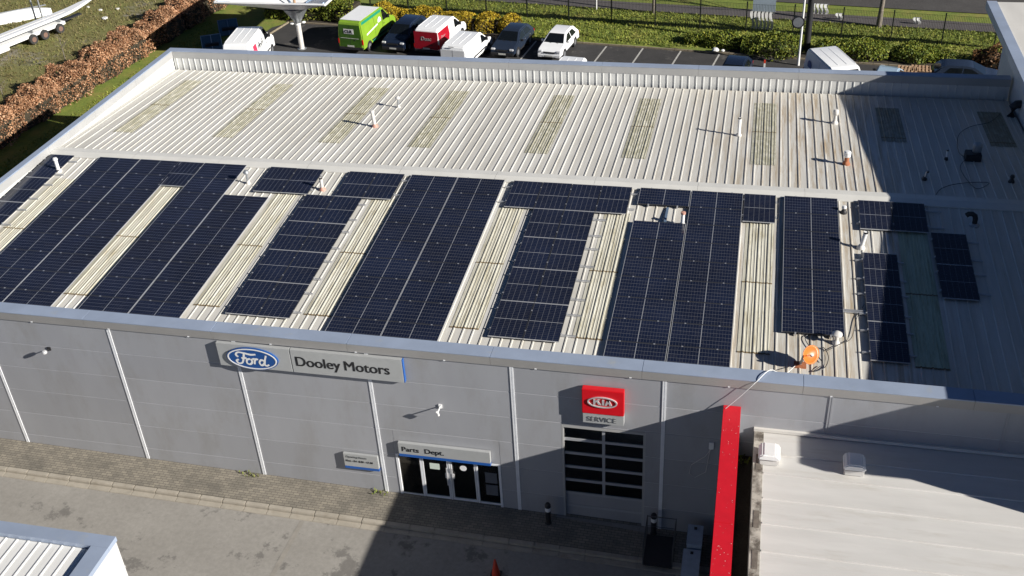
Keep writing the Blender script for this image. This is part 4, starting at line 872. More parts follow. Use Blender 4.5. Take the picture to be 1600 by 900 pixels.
hedge('far_scrub', 'dark green scrub along the far edge of the waste ground', 'shrub', [(-58, 47, 1.5, 1.8), (-50, 46.5, 1.3, 1.6), (-44, 46, 1.5, 2.0), (-38, 45.5, 1.2, 1.6), (-31, 45.5, 1.4, 2.0)], MT['greenleaf'], 240, .14, .35, boxy=False)
def tufts(name, label, poly, n, lm, hs, zf=0.0):
    b = MB(); xs_ = [p[0] for p in poly]; ys2 = [p[1] for p in poly]
    def inside(x, y):
        c = False; j = len(poly)-1
        for i in range(len(poly)):
            if (poly[i][1] > y) != (poly[j][1] > y) and x < (poly[j][0]-poly[i][0])*(y-poly[i][1])/(poly[j][1]-poly[i][1])+poly[i][0]: c = not c
            j = i
        return c
    k = 0
    while k < n:
        x, y = rnd.uniform(min(xs_), max(xs_)), rnd.uniform(min(ys2), max(ys2))
        if not inside(x, y): continue
        k += 1; q = rnd.uniform(0, 6.28); h = rnd.uniform(*hs); w_ = .02+h*.18; lx, ly = rnd.gauss(0, h*.5), rnd.gauss(0, h*.5)
        b.add([(x-w_*math.cos(q), y-w_*math.sin(q), zf), (x+w_*math.cos(q), y+w_*math.sin(q), zf), (x+lx, y+ly, zf+h)], [(0, 1, 2)])
    tag(b.obj(name, lm, fix=False), label, 'grass', kind='stuff')
tufts('verge_grass', 'rough sunlit grass on the verge either side of the mesh fence', [(-16, KB(-16)+2.6), (-3, KB(-3)+.3), (34, KB(34)+1.8), (34, P1(34)), (-16, P1(-16))], 26000, MT['grassblade'], (.06, .16), -.03)
tufts('waste_grass', 'patchy rough grass on the waste ground with the trailer', [(-60, 6), (-34.5, 6), (-31.5, 43), (-60, 46)], 26000, MT['dryblade'], (.06, .22), -.03)
tufts('side_grass', 'shaded grass strip between the beech hedge and the grey building', [(-30.5, 4), (-18.8, 4), (-18.8, 13), (-23, 14), (-24, 30), (-28.5, 36)], 9000, MT['grassblade'], (.05, .14), -.05)
def bare_tree(label, p, h, r, group, lean=(0, 0), name='street_tree'):
    o = thing(name, label, 'tree', (p.x, p.y, -.05), 0, group)
    tr = MB(); pts = [Vector((lean[0]*t*t, lean[1]*t*t, h*t)) for t in (0, .15, .35, .6, .8, 1)]
    tr.tube(pts, [r*1.25, r, r*.9, r*.75, r*.55, r*.3], 9); tr.obj('trunk', MT['bark'], o, smooth=True)
    cr = MB()
    for k in range(16):
        t = rnd.uniform(.55, 1); s = Vector((lean[0]*t*t, lean[1]*t*t, h*t)); q = rnd.uniform(0, 6.28); d = Vector((math.cos(q), math.sin(q), rnd.uniform(.5, 1.4))).normalized(); L = rnd.uniform(.25, .42)*h*(1.3-t)
        e = s+d*L; cr.tube([s, s+d*L*.5+Vector((0, 0, .05)), e], [r*.3, r*.2, r*.06], 5)
        for _ in range(4):
            t2 = rnd.uniform(.4, 1); d2 = (d+Vector((rnd.gauss(0, .6), rnd.gauss(0, .6), rnd.gauss(.2, .4)))).normalized(); cr.tube([s+d*L*t2, s+d*L*t2+d2*L*.5], [r*.1, r*.03], 4)
    cr.obj('crown', MT['bark'], o)
bare_tree('pale-barked bare tree on the verge right of the lamp post', onz(1373, 41, 0), 8.5, .17, 'bare street trees', (.5, 0))
bare_tree('slim bare tree beyond the fence behind the empty parking bays', onz(1021, 20, 0), 8.0, .11, 'bare street trees')
bare_tree('small bare sapling standing in the waste ground by the hedge', onz(107, 110, 0), 2.6, .035, None, (0, 0), 'sapling')
bare_tree('bare sapling at the edge of the gravel patch beside the hedge', onz(12, 172, 0), 2.4, .035, None, (0, 0), 'sapling')
# litter on the waste ground
for px, py, s, lab in ((164, 29, .22, 'round white tub lying in the middle of the waste ground'), (138, 11, .13, 'small white rubbish near the boat tip'), (157, 16, .16, 'flat white rubbish beyond the round tub'), (184, 14, .15, 'pale rubbish by the far scrub')):
    p = onz(px, py, 0); MBo = MB().lathe([(s, 0), (s*1.08, s*.5), (s*.9, s*.6), (.01, s*.55)], (0, 0, 0), 10); tag(MBo.obj('litter', MT['white'], loc=(p.x, p.y, -.02)), lab, 'litter', 'white litter on the waste ground')

# ================================================================ FENCE, POSTS, SIGNS BY THE ROAD
Fo = thing('mesh_fence', 'dark green mesh fence on posts along the verge', 'fence', (-13, FN(-13), -.05))
fdark = mat('fence_green_black', (.018, .022, .02), .5, .2, .1)
step = 3.36; ang = math.atan(-0.115)
pst = MB().box(-.045, .045, -.045, .045, 0, 2.25).mesh('post', fdark)
wr = MB()
for k in range(1, 31): wr.box(k*.108-.008, k*.108+.008, -.008, .008, .08, 2.1)
for z in (.1, .55, 1.05, 1.55, 2.08): wr.box(0, step, -.006, .006, z-.006, z+.006)
WRM = wr.mesh('mesh_panel', fdark)
for k in range(15):
    x = -16.3+k*step*math.cos(ang); y = FN(x)
    inst('post', pst, Fo, (x-Fo.location.x, y-Fo.location.y, 0), (0, 0, ang)); 
    if k < 14: inst('mesh_panel', WRM, Fo, (x-Fo.location.x, y-Fo.location.y, 0), (0, 0, ang))
p = onz(1247, 102, 0)
o = thing('lamp_post', 'tall slim white lamp post with a round sign at the car park edge', 'lamp post', (p.x, p.y, -.05))
MB().tube([(0, 0, 0), (0, 0, 1.0), (0, 0, 8.2)], [.10, .08, .06], 10).obj('pole', MT['white'], o, smooth=True); MB().lathe([(.12, 0), (.55, .03), (.60, .10), (.3, .2), (.02, .22)], (0, 0, 8.15), 16).obj('lamp_head', MT['zinc'], o, smooth=True)
zc = ony(1251, 33, p.y).z
MB().lathe([(.42, -.03), (.42, .03)], (-.28, -.08, zc), 20, 0, 'y').obj('round_sign', MT['black'], o); MB().lathe([(.33, -.008), (.33, .008)], (-.28, -.12, zc), 20, 0, 'y').obj('sign_face', MT['zinc'], o)
p = onz(1260, 76, 0); o = thing('dark_mast', 'thick dark mast standing behind the white lamp post', 'mast', (p.x, p.y, -.05)); MB().tube([(0, 0, 0), (0, 0, 9.5)], [.24, .19], 10).obj('pole', MT['black'], o, smooth=True); MB().box(-.32, .32, -.32, .32, 0, .05).obj('base_plate', MT['black'], o)
p = onz(932, 15, 0); o = thing('white_post', 'plain white post beyond the fence near the slim tree', 'post', (p.x, p.y, -.05)); MB().tube([(0, 0, 0), (0, 0, 5)], .07, 8).obj('pole', MT['white'], o); MB().lathe([(.1, 0), (.1, .1), (.02, .14)], (0, 0, 4.98), 8).obj('cap', MT['white'], o)
def slats(px, py, n, wd, h, lab, top=0.0):
    p = onz(px, py, 0); o = thing('wavy_slats', lab, 'banner', (p.x, p.y, -.03), ang, 'white slatted boards by the road')
    for k in range(n):
        x0 = -n*wd/2+k*wd; b = MB(); vs = []
        for i in range(9): t = i/8; dx = .10*math.sin(t*5.5); dy = .05*math.cos(t*5.5); vs += [(x0+dx, dy, h*t), (x0+wd*.72+dx, dy+.03, h*t)]
        b.add(vs, [(2*i, 2*i+1, 2*i+3, 2*i+2) for i in range(8)]); so = b.obj('slat', MT['white'], o, fix=False); m_ = so.modifiers.new('thick', 'SOLIDIFY'); m_.thickness = .015
    MB().box(-n*wd/2, n*wd/2, .10, .13, .1, .16).obj('cross_rail', MT['zinc'], o); MB().box(-n*wd/2, n*wd/2, .10, .13, h*.9, h*.9+.06).obj('cross_rail', MT['zinc'], o)
    if top: MB().box(-n*wd/2+.05, n*wd/2+.05, .06, .085, h+.01, h+top).obj('blue_board', MT['bluegrey'], o); 
    for s in (-1, 1): MB().box(s*n*wd*.4-.03, s*n*wd*.4+.03, .135, .18, 0, h+top).obj('support', MT['zinc'], o)
slats(1190, 46, 6, .27, 1.35, 'wavy white slats below a pale blue board at the fence', 1.5)
slats(1279, 22, 5, .28, .8, 'low stack of white slats on the grass strip by the road')
slats(1312, 31, 2, .25, .5, 'two short white slats on the footpath edge'); slats(1433, 38, 2, .25, .5, 'pair of faint white slats on the path right of the tree')
# ================================================================ CANOPY ON ITS POLE
p = onz(472, 76, 0); C = thing('canopy_sign', 'white inverted canopy with blue beams on a single grey pole', 'canopy', (p.x, p.y, -.02))
zt = ony(464, 33, p.y).z
MB().tube([(0, 0, 0), (0, 0, zt)], .19, 14).obj('pole', MT['pvc'], C, smooth=True); MB().lathe([(.34, 0), (.34, .05), (.2, .06)], (0, 0, 0), 14).obj('base_plate', MT['zinc'], C)
for q in range(4):
    a_ = q*math.pi/2+.4; MB().lathe([(.1, -.06), (.16, 0), (.14, .06), (.02, .1)], (.42*math.cos(a_), .42*math.sin(a_), zt-.12), 10).tube([(0, 0, zt-.2), (.42*math.cos(a_), .42*math.sin(a_), zt-.14)], .03, 6).obj('spot_lamp', MT['white'], C)
MB().lathe([(.19, -.1), (.28, .05), (.95, 1.05), (1.0, 1.1)], (0, 0, zt), 24).obj('funnel', MT['zinc'], C, smooth=True)
ce = zt+1.1; hw = 4.1; ed = ce+1.55
for k in range(4):
    a_ = k*math.pi/2; R2 = Matrix.Rotation(a_, 3, 'Z'); b = MB()
    b.add([R2 @ Vector(v) for v in ((-.7, -.7, ce), (.7, -.7, ce), (hw, -hw, ed), (-hw, -hw, ed), (-.7, -.7, ce+.06), (.7, -.7, ce+.06), (hw, -hw, ed+.06), (-hw, -hw, ed+.06))], [(0, 1, 2, 3), (4, 5, 6, 7), (2, 3, 7, 6)])
    b.obj('wing', MT['white'], C)
    MB().tube([R2 @ Vector((.6, -.6, ce+.10)), R2 @ Vector((hw-.15, -hw+.15, ed+.10))], .07, 6).obj('beam', MT['steelblue'], C)
    e_ = MB(); e_.tube([R2 @ Vector((-hw, -hw, ed+.05)), R2 @ Vector((hw, -hw, ed+.05))], .09, 6); e_.obj('edge_trim', MT['white'], C)
MB().tube([(0, 0, ce), (0, 0, ce+1.6)], .10, 8).obj('mast', MT['wood'], C)

# ================================================================ VEHICLES
def clip(poly, z, keep_low):
    out = []
    for i in range(len(poly)):
        a_, b_ = poly[i], poly[(i+1) % len(poly)]; ia = (a_[1] <= z) == keep_low or a_[1] == z; ib = (b_[1] <= z) == keep_low or b_[1] == z
        if ia: out.append(a_)
        if ia != ib: t = (z-a_[1])/(b_[1]-a_[1]); out.append((a_[0]+(b_[0]-a_[0])*t, z))
    r = []
    for q in out:
        if not r or (abs(q[0]-r[-1][0])+abs(q[1]-r[-1][1])) > 1e-4: r.append(q)
    return r
def vehicle(name, label, cat, kind, paint, nose, heading, group, L, W, H, side_paint=None, low_paint=None, z0=-.0, wheels=True):
    """nose: ground point under the front bumper; heading: unit vector the vehicle points to"""
    hd = Vector((heading[0], heading[1], 0)).normalized(); c = Vector((nose[0], nose[1], 0)) - hd*L/2
    o = thing(name, label, cat, (c.x, c.y, z0), math.atan2(-hd.x, hd.y), group)
    h, l = H, L/2
    if kind == 'van':
        prof = [(-l, .34), (-l, h*.45), (-l+.05, h-.22), (-l+.16, h-.05), (-l+.4, h), (l-2.0, h), (l-1.75, h-.06), (l-.85, h*.60), (l-.15, h*.50), (l, h*.40), (l+.0, .34)]; belt = h*.56; tum = .14
    else:
        tail = -l+(.10 if kind == 'hatch' else .75)
        prof = [(-l, .34), (-l, h*.50), (-l+.08, h*.62), (tail+.02, h*.66), (tail+.45, h-.10), (tail+.8, h-.01), (l-2.2, h), (l-1.9, h-.05), (l-1.05, h*.66), (l-.25, h*.56), (l-.02, h*.44), (l, .34)]; belt = h*.62; tum = .24
    def hwid(z): return W/2 if z <= belt else W/2 - tum*((z-belt)/(h-belt))
    mb = MB(); n = len(prof)
    dense = []
    for i in range(n):
        a_, b_ = prof[i], prof[(i+1) % n]; dense.append(a_)
        if (a_[1]-belt)*(b_[1]-belt) < 0: t = (belt-a_[1])/(b_[1]-a_[1]); dense.append((a_[0]+(b_[0]-a_[0])*t, belt))
    nd = len(dense); vs = [(-hwid(z), y, z) for y, z in dense] + [(hwid(z), y, z) for y, z in dense]
    fs = [(i, (i+1) % nd, nd+(i+1) % nd, nd+i) for i in range(nd)]
    lo = [i for i, q in enumerate(dense) if q[1] <= belt+1e-6]; hi = [i for i, q in enumerate(dense) if q[1] >= belt-1e-6]
    # rotate so each index run is contiguous around the loop
    def run(ix):
        s = set(ix); st = next(i for i in ix if ((i-1) % nd) not in s); out = []; i = st
        while i in s and len(out) < len(s): out.append(i); i = (i+1) % nd
        return out
    for ix in (run(lo), run(hi)): fs += [tuple(ix), tuple(nd+i for i in ix)]
    mb.add(vs, fs); mb.obj('body', paint, o, bevel=.07, smooth=True)
    # glass
    def ws(i, j, inset, nm, f0=.08, f1=.92):
        (ya, za), (yb, zb) = prof[i], prof[j]; pa, pb_ = (ya+(yb-ya)*f0, za+(zb-za)*f0), (ya+(yb-ya)*f1, za+(zb-za)*f1)
        nrm = Vector((0, -(zb-za), (yb-ya))).normalized(); nrm = nrm if (nrm.y > 0) == (ya > 0) or kind != '' else nrm
        mid_ = Vector((0, (ya+yb)/2, (za+zb)/2)); 
        if nrm.dot(mid_-Vector((0, 0, h*.4))) < 0: nrm = -nrm
        off = nrm*.012; A_ = [(-hwid(pa[1])+inset, pa[0], pa[1]), (hwid(pa[1])-inset, pa[0], pa[1]), (hwid(pb_[1])-inset, pb_[0], pb_[1]), (-hwid(pb_[1])+inset, pb_[0], pb_[1])]
        MB().add([Vector(q)+off for q in A_] + [Vector(q)-off*.5 for q in A_], [(0, 1, 2, 3), (0, 1, 5, 4), (1, 2, 6, 5), (2, 3, 7, 6), (3, 0, 4, 7)]).obj(nm, MT['carglass'], o)
    def sidewin(pts, nm='side_window'):
        for s in (-1, 1):
            vs_ = [(s*(hwid(z)+.010), y, z) for y, z in pts]; b = MB(); b.add(vs_ + [(s*(hwid(z)-.02), y, z) for y, z in pts], [tuple(range(len(pts)))] + [(i, (i+1) % len(pts), len(pts)+(i+1) % len(pts), len(pts)+i) for i in range(len(pts))]); b.obj(nm, MT['carglass'], o)
    if kind == 'van':
        ws(6, 7, .14, 'windscreen', .10, .95)
        sidewin([(l-2.05, h*.60), (l-1.05, h*.60), (l-1.72, h-.22), (l-2.0, h-.20)])
    else:
        ws(7, 8, .12, 'windscreen', .06, .96); ws(3, 4, .16, 'rear_window', .12, .92)
        sidewin([(l-2.45, h*.655), (l-1.25, h*.655), (l-1.95, h-.13), (l-2.4, h-.10)]); sidewin([(tail+.55, h*.66), (l-2.55, h*.655), (l-2.5, h-.10), (tail+.95, h-.12)])
    # wheels
    r = .34 if kind == 'van' else .32
    for y in (l-.85, -l+.95):
        for s in (-1, 1):
            wl_ = MB().lathe([(r*.55, -.10), (r*.92, -.11), (r, -.06), (r, .06), (r*.92, .11), (r*.55, .10)], (s*(W/2-.10), y, r), 18, 0, 'x').obj('wheel', MT['rubber'], o, smooth=True)
            MB().lathe([(.02, -.012), (r*.58, -.012), (r*.60, .012), (.02, .012)], (s*(W/2+.003), y, r), 14, 0, 'x').obj('rim', MT['rim'], wl_)
    # lights, plates, mirrors, bumpers
    for s in (-1, 1):
        MB().box(s*(W/2-.20)-.15, s*(W/2-.20)+.15, l-.16, l+.005, h*.40-.06 if kind == 'van' else h*.48-.07, h*.40+.08 if kind == 'van' else h*.48+.06).obj('headlight', MT['lamp'], o, bevel=.03)
        zl = (h*.30, h*.46) if kind == 'van' else (h*.44, h*.58)
        MB().box(s*(W/2-.045)-.055, s*(W/2-.045)+.06, -l-.012, -l+.07, *zl).obj('tail_light', MT['tail'], o, bevel=.015)
        MB().box(s*(W/2+.10)-.10, s*(W/2+.10)+.09, l-(1.35 if kind == 'van' else 1.5)-.06, l-(1.35 if kind == 'van' else 1.5)+.06, h*.60, h*.60+(.26 if kind == 'van' else .15)).obj('mirror', MT['black'] if paint is not MT['vanwhite'] or kind == 'van' else paint, o, bevel=.03)
    MB().box(-W/2+.02, W/2-.02, -l-.05, -l+.05, .30, .52).obj('rear_bumper', low_paint or MT['black'], o, bevel=.03); MB().box(-W/2+.04, W/2-.04, l-.08, l+.04, .28, .50).obj('front_bumper', low_paint or MT['black'], o, bevel=.03)
    MB().box(-.27, .27, -l-.06, -l-.046, .54, .66).obj('number_plate', MT['plate'], o); MB().box(-.27, .27, l+.036, l+.05, .36, .47).obj('number_plate', MT['plate'], o)
    dk = MT['black']
    if kind == 'van':
        for s in (-1, 1):
            for y in (l-2.15, l-.98, l-3.35):
                z1 = h-.25 if y < l-1.5 else h*.55
                b = MB(); b.add([(s*(hwid(z)+.006), y+e, z) for z in (.45, belt, z1) for e in (-.012, .012)], [(0, 1, 3, 2), (2, 3, 5, 4)]); b.obj('door_seam', dk, o, fix=False)
            b = MB(); b.box(s*(W/2+.008)-.014, s*(W/2+.008)+.014, -l+1.4, l-1.3, .58, .68); b.obj('rub_strip', dk, o)
            MB().box(s*(W/2+.012)-.012, s*(W/2+.012)+.012, l-2.05, l-1.88, h*.50, h*.50+.035).obj('door_handle', dk, o)
        for x in (-.5, -.17, .17, .5): MB().box(x*W*.8-.03, x*W*.8+.03, -l+.55, l-2.2, h-.012, h+.012).obj('roof_rib', paint, o, bevel=.006)
        MB().box(-.62, .62, l-.04, l+.012, h*.30, h*.385).obj('grille', dk, o, bevel=.01)
        MB().box(.30, .42, -l-.03, -l-.008, h*.42, h*.45).obj('rear_handle', dk, o)
    else:
        for s in (-1, 1):
            for y in (l-1.30, l-2.50, tail+.70):
                b = MB(); b.add([(s*(W/2+.006), y+e, z) for z in (.42, belt-.02) for e in (-.01, .01)], [(0, 1, 3, 2)]); b.obj('door_seam', dk, o, fix=False)
            for y in (l-2.35, l-3.35): MB().box(s*(W/2+.01)-.012, s*(W/2+.01)+.012, y-.09, y+.09, belt-.16, belt-.13).obj('door_handle', MT['rim'], o)
            MB().box(s*(W/2-.01)-.02, s*(W/2-.01)+.02, -l+1.4, l-1.3, .30, .40).obj('sill', dk, o)
        MB().box(-.42, .42, l-.05, l+.014, h*.40, h*.46).obj('grille', dk, o, bevel=.008); MB().box(-.5, .5, l+.03, l+.046, .30, .345).obj('intake', dk, o)
        MB().tube([(-.35, l-1.02, h*.665), (.1, l-1.18, h*.70)], .010, 5).obj('wiper', dk, o); MB().tube([(.15, l-1.02, h*.665), (.6, l-1.18, h*.70)], .010, 5).obj('wiper', dk, o)
    for y in (l-.85, -l+.95):
        for s in (-1, 1): MB().lathe([(r*.9, -.004), (r*1.17, -.004), (r*1.17, .004), (r*.9, .004)], (s*(W/2+.004), y, r+.01), 18, 0, 'x').obj('wheel_arch', dk, o)
    return o, hwid, l
hd0 = Vector((math.sin(math.radians(8.5)), math.cos(math.radians(8.5)), 0))
GV = 'vehicles parked behind the main building'
def rear_at(px, py, z=0.0): p = onz(px, py, z); return Vector((p.x, p.y, 0))
# green courier van
L = 5.4; rp_ = rear_at(550.5, 84)
o, hw_, l = vehicle('courier_van', 'lime green high-roof van with a white roof parked tail to the building', 'van', 'van', MT['lime'], rp_+hd0*L, hd0, GV, L, 2.02, 2.42)
h = 2.42
MB().box(-.86, .86, -l-.012, -l+.02, .55, h-.25).obj('rear_doors', MT['vangreen'], o, bevel=.02); MB().box(-.01, .01, -l-.016, -l-.011, .6, h-.3).obj('door_gap', MT['black'], o); MB().box(-.78, .70, -l-.022, -l-.012, 1.16, 1.19).obj('door_strip', MT['plate'], o)
MB().box(-.46, .34, -l-.026, -l-.012, 1.50, 1.86).obj('logo_plate', MT['white'], o, bevel=.005); text('CLR', .30, MT['ink'], o, (-.40, -l-.028, 1.58), bold=.006, sx=1.15)
MB().box(-.84, .84, -l+.3, l-2.05, h+.002, h+.02).obj('white_roof', MT['vanwhite'], o, bevel=.01)
for s in (-1, 1):
    b = MB(); b.add([(s*(hw_(z)+.009), y, z) for y, z in ((-l+.25, h-.30), (l-2.1, h-.30), (l-2.1, h-.10), (-l+.3, h-.10))], [(0, 1, 2, 3)]); b.obj('roof_band', MT['teal'], o, fix=False)
    b = MB(); b.add([(s*(hw_(z)+.009), y, z) for y, z in ((-l+1.5, .42), (l-1.3, .42), (l-.6, .95), (-l+1.5, .62))], [(0, 1, 2, 3)]); b.obj('sill_band', MT['teal'], o, fix=False)
    b = MB(); b.add([(s*(hw_(z)+.012), y, z) for y, z in ((-l+.7, 1.20), (l-2.9, 1.42), (l-2.9, 1.52), (-l+.7, 1.32))], [(0, 1, 2, 3)]); b.obj('slogan_strip', MT['white'], o, fix=False)
    lo_ = MB().lathe([(.02, -.006), (.27, -.006), (.27, .006), (.02, .006)], (s*(hw_(1.65)+.012), l-2.55, 1.62), 18, 0, 'x').obj('round_logo', MT['white'], o)
# navy people carrier, nose to the building
n_ = rear_at(615, 84); vehicle('people_carrier', 'dark navy people carrier parked nose to the building between two vans', 'car', 'hatch', MT['navy'], n_, -hd0, GV, 4.6, 1.84, 1.66)
# white van with red tail
L = 5.0; rp_ = rear_at(668, 88); h = 1.98
o, hw_, l = vehicle('red_tailed_van', 'white van with a crimson tail and crimson rear quarter', 'van', 'van', MT['vanwhite'], rp_+hd0*L, hd0, GV, L, 1.98, h)
MB().box(-.93, .93, -l-.014, -l+.02, .52, h-.16).obj('rear_doors', MT['vanred'], o, bevel=.02); text('Duac', .40, MT['signgrey'], o, (-.42, -l-.018, 1.18), shear=.15)
for s in (-1, 1):
    b = MB(); b.add([(s*(hw_(z)+.010), y, z) for y, z in ((-l+.10, .54), (-l+1.75, .54), (-l+1.95, h*.56), (-l+.11, h*.56), (-l+1.95, h-.24), (-l+.16, h-.24))], [(0, 1, 2, 3), (3, 2, 4, 5)]); b.obj('red_quarter', MT['vanred'], o, fix=False)
    if s > 0: text('Duac', .34, MT['signgrey'], o, (hw_(1.3)+.016, -l+.5, 1.18), (math.pi/2, 0, math.pi/2), .004, 0, .15)
# plain white van
L = 5.0; tp_ = onz(706, 73, 1.86); rp_ = Vector((tp_.x, tp_.y, 0))
o, hw_, l = vehicle('plain_white_van', 'plain white van parked tail to the building beside the red-tailed van', 'van', 'van', MT['vanwhite'], rp_+hd0*L, hd0, GV, L, 1.92, 1.86)
MB().box(-.90, .90, -l-.012, -l+.02, .55, 1.86-.25).obj('rear_doors', MT['vanwhite'], o, bevel=.02); MB().box(-.008, .008, -l-.016, -l-.011, .6, 1.6).obj('door_gap', MT['black'], o); MB().box(-.3, .1, -l+.02, -l+.06, 1.79, 1.82).obj('brake_light', MT['greyink'], o)
n_ = rear_at(785, 93); vehicle('dark_hatchback', 'dark blue-grey hatchback parked nose to the building left of the white hatchback', 'car', 'hatch', MT['darkgrey'], n_, -hd0, GV, 4.3, 1.78, 1.50)
n_ = rear_at(858, 96); vehicle('white_hatchback', 'white hatchback with a dark windscreen parked nose to the building', 'car', 'hatch', MT['vanwhite'], n_, -hd0, GV, 4.2, 1.74, 1.46, low_paint=MT['vanwhite'])
tp_ = onz(899, 86, 1.85); vehicle('near_white_van', 'white van close behind the parapet with only its roof showing', 'van', 'van', MT['vanwhite'], Vector((tp_.x, tp_.y, 0))-hd0*4.6, -hd0, GV, 4.6, 1.85, 1.85)
# left white van with lettering
A_, B_ = onz(373, 40, 2.5), onz(346, 72, 2.5); hv = Vector((A_.x-B_.x, A_.y-B_.y, 0)).normalized(); ct = onz(391, 39.5, 2.5)
o, hw_, l = vehicle('lettered_white_van', 'tall white van with a red block and thin black letters on its side', 'van', 'van', MT['vanwhite'], Vector((ct.x, ct.y, 0))+hv*1.7, hv, GV, 5.6, 2.05, 2.5)
for s in (1,):
    b = MB(); b.add([(s*(hw_(z)+.012), y, z) for y, z in ((-1.9, 1.30), (-1.2, 1.30), (-1.2, 2.0), (-1.9, 2.0))], [(0, 1, 2, 3)]); b.obj('red_block', MT['pinkred'], o, fix=False)
    text('dpd', .8, MT['ink'], o, (hw_(1.7)+.03, -1.0, 1.35), (math.pi/2, 0, math.pi/2), .004)
# right white van
A_, B_ = onz(1262, 75, 2.45), onz(1290, 101, 2.45); hv = Vector((A_.x-B_.x, A_.y-B_.y, 0)).normalized(); ct = onz(1283, 71, 2.45)
o, hw_, l = vehicle('high_white_van', 'high white van with a dark round logo parked by the lamp post', 'van', 'van', MT['vanwhite'], Vector((ct.x, ct.y, 0))-hv*5.6, -hv, GV, 5.6, 2.1, 2.45)
for s in (-1, 1): MB().lathe([(.2, -.006), (.32, -.006), (.32, .006), (.2, .006)], (s*(hw_(1.55)+.012), -l+.9, 1.55), 18, 0, 'x').obj('round_logo', MT['signblue'], o)
# pickup with pallets, dark cars at the right
p = onz(1392, 103, 1.3); hv = Vector((.25, .97, 0)).normalized()
o, hw_, l = vehicle('pale_blue_car', 'pale blue hatchback just showing above the shaded parapet', 'car', 'hatch', MT['paleblue'], Vector((p.x, p.y, 0))+hv*1.4, hv, GV, 4.1, 1.72, 1.48)
for i, (px, py) in enumerate(((1418, 101), (1440, 100))):
    p = onz(px, py, 1.25); o = thing('pallet_stack', 'stack of wooden pallets ' + ('next to the pale blue car' if i == 0 else 'on the far side of the other pallet stack'), 'pallets', (p.x, p.y-.2, -.02), math.radians(-12+6*i), 'wooden pallets behind the parapet')
    for k in range(8):
        z = k*.15
        pl = MB()
        for q in range(3): pl.box(-.6, .6, -.5+q*.45, -.4+q*.45, z+.025, z+.12)
        pl.box(-.6, .6, -.5, .5, z, z+.022); pl.obj('pallet', MT['wood'], o) if k < 7 else None
    for q in range(6): MB().box(-.6+.22*q, -.6+.22*q+.12, -.52, .52, 1.05, 1.075).obj('slat', MT['wood'], o)
    for q in range(3): MB().box(-.6, .6, -.5+q*.45, -.4+q*.45, .951+.022, 1.05).obj('bearer', MT['wood'], o)
p = onz(1520, 99, 1.42); vehicle('shaded_dark_car', 'dark car near the tall pale hall behind the parapet', 'car', 'hatch', MT['darkgrey'], Vector((p.x+1.9, p.y-.3, 0)), Vector((1, -.1, 0)), GV, 4.3, 1.78, 1.45)
p = onz(1150, 93, 1.42); vehicle('low_blue_car', 'dark blue car roof just showing at the end of the empty bays', 'car', 'hatch', MT['navy'], Vector((p.x, p.y, 0))-hd0*2.6, -hd0, GV, 4.2, 1.75, 1.42)
# car on the road
p = onz(1330, -8, 0); vehicle('road_car', 'dark car driving on the road beyond the verge', 'car', 'hatch', MT['darkgrey'], Vector((p.x+2.2, p.y-.3, 0)), Vector((1, -.115, 0)), None, 4.4, 1.8, 1.45)
# stacked blue panes by the left van
for i, (px, py, lab) in enumerate(((357, 45, 'dark blue glazed pane leaning in the canopy shade behind the lettered van'), (331, 70, 'dark blue framed pane lying beside the lettered van'))):
    p = onz(px, py, .5); o = thing('glazed_pane', lab, 'glass pane', (p.x, p.y, 0), math.radians(28), 'blue glazed panes by the lettered van')
    g_ = MB().box(-.7, .7, -.03, .03, 0, 1.5).obj('glass', MT['blueglass'], o); g_.rotation_euler = (math.radians(-58), 0, 0)
    f_ = MB().box(-.75, -.7, -.05, .05, 0, 1.55).box(.7, .75, -.05, .05, 0, 1.55).box(-.7, .7, -.05, .05, 1.5, 1.55).box(-.03, .03, -.045, -.031, 0, 1.5).obj('frame', MT['paleblue'] if i else MT['steelblue'], o); f_.rotation_euler = (math.radians(-58), 0, 0)
    MB().box(-.5, .5, .35, .75, -.02, .45).obj('trestle', MT['black'], o)
p = onz(1195, 97, .35); o = thing('marker_post', 'small red and white marker post at the end of the parking bays', 'post', (p.x, p.y, -.02)); MB().box(-.06, .06, -.06, .06, 0, .3).obj('white_foot', MT['white'], o); MB().box(-.06, .06, -.06, .06, .301, .5).obj('red_top', MT['cone'], o)
p = onz(1118, 78, .1); tag(MB().lathe([(.2, 0), (.26, .12), (.15, .25), (.02, .27)], (0, 0, 0), 9).lathe([(.12, 0), (.14, .1), (.02, .16)], (.5, .05, 0), 8).obj('white_bag', MT['white'], loc=(p.x, p.y, -.01)), 'white plastic bags under the laurel at the kerb', 'bag')

# ================================================================ BOAT TRAILER ON THE WASTE GROUND
w1, w3 = onz(55, 69, 0), onz(87, 52, 0)
dv = Vector((w3.x-w1.x, w3.y-w1.y, 0)); a0, a1 = onz(0, 82, .3), onz(98, 42, .3); dv = Vector((a1.x-a0.x, a1.y-a0.y, 0)).normalized()
TR = thing('boat_trailer', 'long white flatbed trailer with three wheels a side on the waste ground', 'trailer', (w1.x, w1.y, -.02), math.atan2(-dv.x, dv.y))
MB().box(-1.9, -.10, -7.5, 3.3, .55, .80).obj('chassis', MT['white'], TR, bevel=.02)
MB().box(-.098, -.05, -6.0, -2.2, .32, .545).obj('side_locker', MT['pvc'], TR)
for y in (0, 1.1, 2.6):
    for s in (-.05, -1.95):
        q = MB().lathe([(.18, -.12), (.36, -.12), (.40, -.06), (.40, .06), (.36, .12), (.18, .12)], (s, y, .40), 18, 0, 'x').obj('wheel', MT['rubber'], TR, smooth=True); MB().lathe([(.02, -.01), (.2, -.01), (.2, .01), (.02, .01)], (s+(.125 if s > -1 else -.125), y, .40), 12, 0, 'x').obj('rim', mat('muddy_rim', (.17, .10, .075), .8) if y == 0 and s > -1 else bpy.data.materials['muddy_rim'], q)
